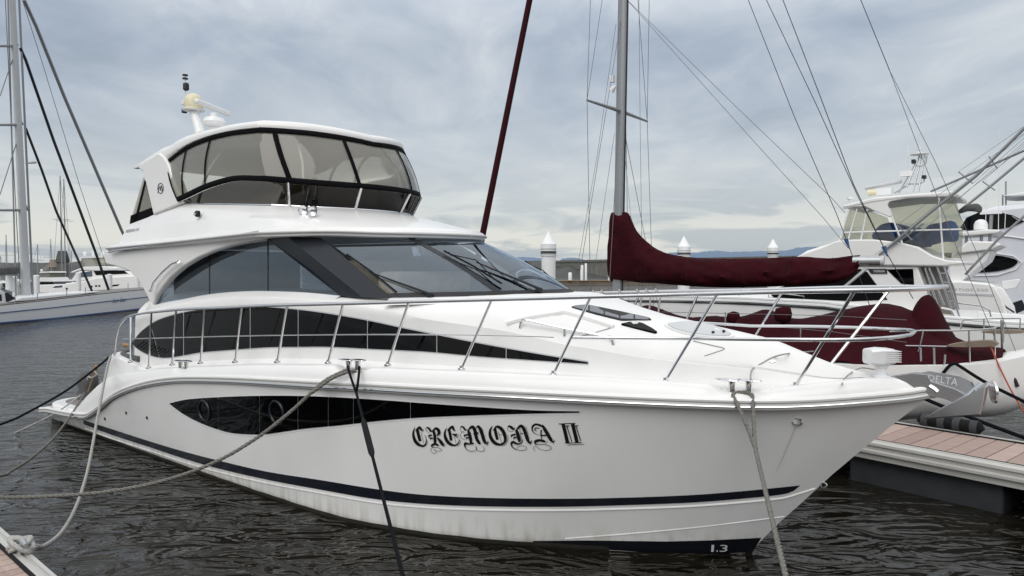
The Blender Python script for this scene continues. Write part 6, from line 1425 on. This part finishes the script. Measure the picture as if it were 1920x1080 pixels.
nline(0.36, 0.035, 'cove_stripe', M['bluestripe']); nline(0.9, 0.055, 'boot_stripe', M['bluestripe']); nline(1.0, 0.09, 'waterline_stripe', M['blackmatt'])
b = MB(); b.add(*loft([[a + Vector((0, k * wdt(i), 0.06)) for i, a in enumerate(A_)] for k in (0.02, 0.5, 0.98)])); b.build('deck', M['greyteak'], sun_)
text_on('Sun Star', ((212, 560), (238, 557), (238, 565), (211, 568)), lambda a, c: V(NF.P(a, c, 0.07)), 'bow_lettering', M['bluestripe'], sun_, shear=0.35)
plates(NF, sun_, [(20, 566), (40, 558), (120, 551), (190, 546), (150, 553), (60, 563)], -0.6, 2.2, 'coachroof', M['white'], 0.05)
plates(NF, sun_, [(-60, 576), (-60, 546), (4, 545), (36, 562), (24, 568)], -0.8, 2.6, 'deck_saloon', M['white'], 0.05); plates(NF, sun_, [(10, 549), (14, 549), (32, 561), (24, 565), (12, 566)], -0.77, 0.05, 'saloon_window', M['pillar']); plates(NF, sun_, [(-2, 552), (3, 552), (4, 564), (-1, 565)], -0.77, 0.05, 'saloon_window', M['pillar'])
def mst(px, py): return V(NF.P(px, py, -2.4))
m0, m1 = mst(50, 560), mst(20, -60); secs = []
for t, r in ((0, 0.36), (0.5, 0.30), (1, 0.24)): c = m0.lerp(m1, t); secs.append([c + Vector((r * cos(q), r * 0.62 * sin(q), 0)) for q in [2 * pi * k / 20 for k in range(20)]])
v = [q for r in secs for q in r]; mk('mast', v, [(i * 20 + k, i * 20 + (k + 1) % 20, (i + 1) * 20 + (k + 1) % 20, (i + 1) * 20 + k) for i in range(2) for k in range(20)], M['lightgrey'], sun_)
MB().tube([mst(33, -60), mst(62, 558)], 0.07, 6).build('mast_track', M['mast'], sun_); MB().tube([mst(30, 555), mst(14, -40)], 0.05, 6).build('halyard', M['mast'], sun_)
for y, x in ((86, 26), (234, 35), (394, 45)):
    c = mst(x, y); MB().tube([c, c + (V(NF.P(-60, y, -2.4)) - c)], [0.10, 0.06], 6).build('spreader', M['mast'], sun_); MB().tube([mst(x - 3, y - 22), mst(x + 7, y)], [0.03, 0.1], 6).build('spreader', M['mast'], sun_)
for pts, r, m in (([(38, 90), (48, 112), (100, 262), (150, 395), (178, 470), (207, 553)], 0.10, 'blackwire'), ([(48, 240), (78, 318), (105, 395), (150, 495), (177, 556)], 0.085, 'blackwire'), ([(45, 0), (68, 50), (120, 180), (180, 320), (228, 432), (290, 560)], 0.12, 'mast'), ([(42, 0), (80, 120), (150, 350), (200, 500)], 0.02, 'wire'), ([(10, 0), (22, 250), (38, 540)], 0.025, 'wire'), ([(24, 110), (0, 180)], 0.03, 'wire'), ([(34, 258), (0, 365)], 0.03, 'wire')): MB().tube([mst(*q) for q in pts], r, 6).build('stay', M[m], sun_)
MB().tube([mst(48, 306), mst(66, 304)], [0.05, 0.11], 8).build('radar_pod', M['lightgrey'], sun_)
lump(NF, sun_, [(-120, 520), (-60, 508), (0, 502), (38, 499), (41, 512), (20, 515), (-60, 526)], -2.2, 0.7, 'boom_cover', M['greycanvas'], 0.08)
plates(NF, sun_, [(18, 517), (23, 517), (32, 528), (33, 548), (24, 546), (18, 543)], -2.6, 0.3, 'winch_housing', M['white']); 
for px in (28, 70, 125, 160, 240): wires(NF, sun_, [(px, interp(px, TOPL) + 1, -0.1), (px, interp(px, TOPL) - 17, -0.1)], 0.03, 'guard_stanchion', M['steel'])
# motor yacht moored behind
KF = Frame((-0.59 * 92, 92.0), 8); mot = empty('motor_yacht', (KF.O[0], KF.O[1], 0), KF.rz); tag(mot, 'distant white motor yacht with two satellite domes behind the left sailing yacht', 'yacht')
plates(KF, mot, [(108, 562), (115, 540), (122, 531), (150, 528), (180, 520), (262, 516), (300, 514), (272, 558), (262, 566)], 2.4, 4.8, 'hull', M['gel'], 0.15)
plates(KF, mot, [(132, 527), (140, 515), (148, 508), (172, 508), (230, 508), (248, 512), (262, 517), (180, 521), (150, 527)], 2.0, 4.0, 'deckhouse', M['gel'], 0.1); plates(KF, mot, [(175, 508), (232, 507), (240, 513), (180, 516)], 2.04, 0.05, 'side_window', M['blackglass']); plates(KF, mot, [(146, 512), (172, 508), (173, 518), (150, 520)], 2.04, 0.05, 'side_window', M['tint'])
plates(KF, mot, [(130, 511), (136, 508), (158, 500), (196, 499), (218, 501), (219, 507), (180, 508), (150, 507), (136, 512)], 2.0, 4.0, 'flybridge', M['white'], 0.1); plates(KF, mot, [(148, 498), (154, 484), (195, 482), (198, 497), (158, 500)], 1.6, 3.2, 'flybridge_glass', M['vinyl']); plates(KF, mot, [(148, 484), (152, 481), (196, 480), (197, 483)], 1.8, 3.6, 'hardtop', M['white'])
for px, s in ((159, 1.0), (193, -1.0)): MB().lathe([(0.18, -0.2), (0.24, 0.05), (0.22, 0.2), (0.1, 0.32), (0.0, 0.34)], V(KF.P(px, 477, s)), 14).build('satellite_dome', M['white'], mot)
wires(KF, mot, [(175, 481), (174, 470)], 0.12, 'radar_mast', M['white'])
for px, py in ((168, 537), (171.5, 537), (180, 536), (186, 536), (125, 541)): plates(KF, mot, [(px - 1.8, py - 1.5), (px + 1.8, py - 1.5), (px + 1.8, py + 1.6), (px - 1.8, py + 1.6)], 2.43, 0.04, 'porthole', M['blackglass'])
plates(KF, mot, [(209, 534), (224, 533), (221, 536), (209, 537)], 2.43, 0.04, 'hull_window', M['blackglass'])
# smaller cruiser
KG = Frame((-0.655 * 110, 110.0), 10); sm = empty('motorboat', (KG.O[0], KG.O[1], 0), KG.rz); tag(sm, 'small distant white flybridge motorboat between pale mast and motor yacht', 'motorboat')
plates(KG, sm, [(70, 553), (73, 534), (104, 533), (110, 540), (106, 556)], 2, 4, 'hull', M['gel'], 0.1); plates(KG, sm, [(74, 534), (75, 528), (98, 528), (103, 534)], 1.8, 3.6, 'deckhouse', M['pillar']); plates(KG, sm, [(74, 528), (75, 520), (94, 520), (99, 528)], 1.7, 3.4, 'flybridge', M['gel']); plates(KG, sm, [(75, 520), (76, 512), (93, 511), (93, 519)], 1.5, 3.0, 'flybridge_glass', M['vinyl']); plates(KG, sm, [(73, 512), (76, 509), (92, 509), (94, 511)], 1.6, 3.2, 'hardtop', M['white'])
MB().lathe([(0.15, 0.0), (0.2, 0.15), (0.12, 0.34), (0.0, 0.38)], V(KG.P(78, 509, 0)), 12).build('radar_dome', M['white'], sm)
for k in range(3): plates(KG, sm, [(76 + 8 * k, 529.5), (82 + 8 * k, 529.5), (82.5 + 8 * k, 533), (76 + 8 * k, 533)], 1.84, 0.04, 'side_window', M['blackglass'])
KH = Frame((-0.63 * 100, 100.0), 8); ce = empty('motorboat', (KH.O[0], KH.O[1], 0), KH.rz); tag(ce, 'small white open cruiser moored left of the distant motor yacht', 'motorboat')
plates(KH, ce, [(88, 560), (92, 545), (110, 536), (122, 535), (124, 556)], 1.6, 3.2, 'hull', M['gel'], 0.1); plates(KH, ce, [(98, 540), (104, 536), (118, 535), (116, 539)], 1.62, 0.03, 'windshield', M['tint'])
for px, y0, y1, wd, lab in ((147.5, 511, 556, 8.5, 'plain white pile before the distant motor yacht, left of two black stays'), (206, 514, 556, 9, 'plain white pile right of the black stays on the left'), (258, 520, 556, 9, 'plain white pile half hidden behind the flybridge wing'), (69, 516, 556, 10, 'broad pale pile directly right of the tall mast'), (28, 518, 548, 8, 'pale pile left of the tall mast')):
    d = 70.0; p0, p1 = at_depth(px, y1, d), at_depth(px, y0, d); R = wd / 2 * d / F_PX
    o = MB().lathe([(R, -1.0), (R, p1.z - 0.05), (R * 0.8, p1.z), (0.01, p1.z + 0.02)], (0, 0, 0), 20).build('mooring_pile', M['white']); o.location = (p0.x, p0.y, 0); tag(o, lab, 'pile', 'plain piles at left')
# far sailing boats: hull, mast, spreader
for i_, (px, ytop, d, tilt) in enumerate(sorted(((13, 440, 130, 0.02), (53, 438, 140, -0.01), (71, 458, 150, 0.03), (97, 448, 135, -0.04), (117, 330, 120, 0.01), (123, 335, 122, 0.0), (135, 470, 150, 0.03), (2, 480, 150, 0.02), (40, 470, 160, 0.0)))):
    g = at_depth(px, 540, d); r = empty('sailing_boat', (g.x, g.y, 0), radians(-60 + 25 * sin(px))); tag(r, 'far-off sailing boat at left whose thin mast is the %s from the left edge' % ('first second third fourth fifth sixth seventh eighth ninth'.split()[i_]), 'sailboat', 'far sailing boats at left')
    hgt = at_depth(px, ytop, d).z
    st = [(-4.5, 0.05, 1.3, 0.6), (-3, 0.9, 1.15, -0.2), (0, 1.5, 1.0, -0.3), (3, 1.4, 1.0, -0.2), (4.2, 1.1, 1.05, 0.2)]; c = [catmull([(a[0], a[i], 0) for a in st], 4) for i in (1, 2, 3)]
    b = MB(); rows = [[(c[0][i].x, c[0][i].y * wb, lerp(c[2][i].y, c[1][i].y, wz)) for i in range(len(c[0]))] for wz, wb in ((0, 0), (0.2, 0.8), (1, 1), (1.02, 0))]
    for sg in (1, -1): b.add(*loft([[V((p[0], sg * p[1], p[2])) for p in q] for q in rows]))
    b.build('hull', M['gel'], r, sharp=60)
    MB().tube([(0, 0, 1), (tilt * hgt, 0, hgt)], [0.10, 0.07], 6).build('mast', M['mast'], r); MB().tube([(tilt * hgt * 0.62, -1.3, hgt * 0.62), (tilt * hgt * 0.62, 1.3, hgt * 0.62)], 0.04, 5).build('spreader', M['mast'], r)
    MB().tube([(-4.4, 0, 1.2), (tilt * hgt, 0, hgt)], 0.025, 5).build('forestay', M['wire'], r); MB().tube([(4.1, 0, 1.0), (tilt * hgt, 0, hgt)], 0.025, 5).build('backstay', M['wire'], r)
# low shore with sheds
shore = []
rows = [[(lerp(-420, 60, i / 60), 330 - 40 * (i / 60) + k * 14, (0.0, 2.2 + 1.6 * mn.noise(Vector((i * 0.4, k, 0))), 5.5 + 3.5 * mn.noise(Vector((i * 0.7, 3, 0))), 7.0 + 3 * mn.noise(Vector((i * 0.9, 9, 0))), 0.0)[k]) for i in range(61)] for k in range(5)]
tag(mk('shore', *loft(rows), M['land'], sharp=180), kind='structure')
for px, w_, h_, lab, m in ((108, 16, 7, 'low brown shed on the far left shore beside the thin masts', 'tanroof'), (118, 10, 10, 'dark tall shed on far left shore near motor yacht bow', 'land'), (96, 12, 5, 'low pale boathouse on far left shore', 'concrete')):
    d = 250; p = at_depth(px, 520, d); r = empty('boathouse', (p.x, p.y, 0), 0.3); tag(r, lab, 'shed')
    W_ = w_ * d / F_PX * 1.2; MB().box((0, 0, h_ * 0.3), (W_, 6, h_ * 0.6)).build('wall', M['concrete'], r); MB().prism([(-W_ / 2 - 0.3, -3.4, h_ * 0.6), (-W_ / 2 - 0.3, 0, h_), (-W_ / 2 - 0.3, 3.4, h_ * 0.6)], (W_ + 0.6, 0, 0)).build('roof', M[m], r, smooth=False)
# ------------------------------------------------------------------ behind the camera: the marina building the dark windows mirror
mb_ = empty('marina_building', (4, -52, 0)); tag(mb_, 'grey two-storey marina building mirrored in the black cabin windows', 'building')
MB().box((0, 0, 3.2), (90, 12, 6.4)).build('wall', M['concrete'], mb_); MB().box((0, 0.6, 6.7), (93, 15, 0.5)).build('roof', M['tanroof'], mb_)
for k in range(22):
    for z in (1.9, 4.9): MB().box((-42 + 4 * k, 6.03, z), (2.6, 0.1, 1.7)).build('window', M['blackglass'], mb_)
tag(mk('quay', *prism_geo([(-80, -70, 0.0), (80, -70, 0.0), (80, -34, 0.0), (-80, -34, 0.0)], (0, 0, 1.6)), M['concrete'], smooth=False), kind='structure')
for i_, (x, y, h) in enumerate(((-30, -26, 15), (-21, -24, 17), (-12, -27, 14), (3, -25, 18), (11, -27, 15), (20, -24, 16))):
    r = empty('sailing_boat', (x, y, 0), pi / 2 + 0.1 * i_); tag(r, '%s moored sailing boat behind the viewer, %s mast mirrored in the cabin windows' % (('white hulled', 'navy hulled')[i_ % 2], 'first second third fourth fifth sixth'.split()[i_]), 'sailboat', 'sailing boats mirrored in the windows')
    sail_hull(r, [(-5, 0.05, 1.4, 0.6), (-3, 1.1, 1.25, -0.3), (0, 1.7, 1.1, -0.4), (3.5, 1.5, 1.1, -0.3), (4.6, 1.2, 1.15, 0.2)], 'hull', M['navy'] if i_ % 2 else M['gel'], M['deck'])
    MB().tube([(0, 0, 1), (0, 0, h)], [0.11, 0.08], 8).build('mast', M['mast'], r); MB().tube([(0.1, 0, 2.6), (4, 0, 2.7)], 0.2, 8).build('boom_cover', M['bluecanvas'], r)
# main walkway under the viewer, where the bow line ends
wx = along_world(19.6, 2.0); pontoon('walkway_pontoon', 'wide main walkway pontoon under the viewer where the bow line ends', wx, YF.rz + pi / 2, -14.0, 16.0, 3.2, pitch=0.3)
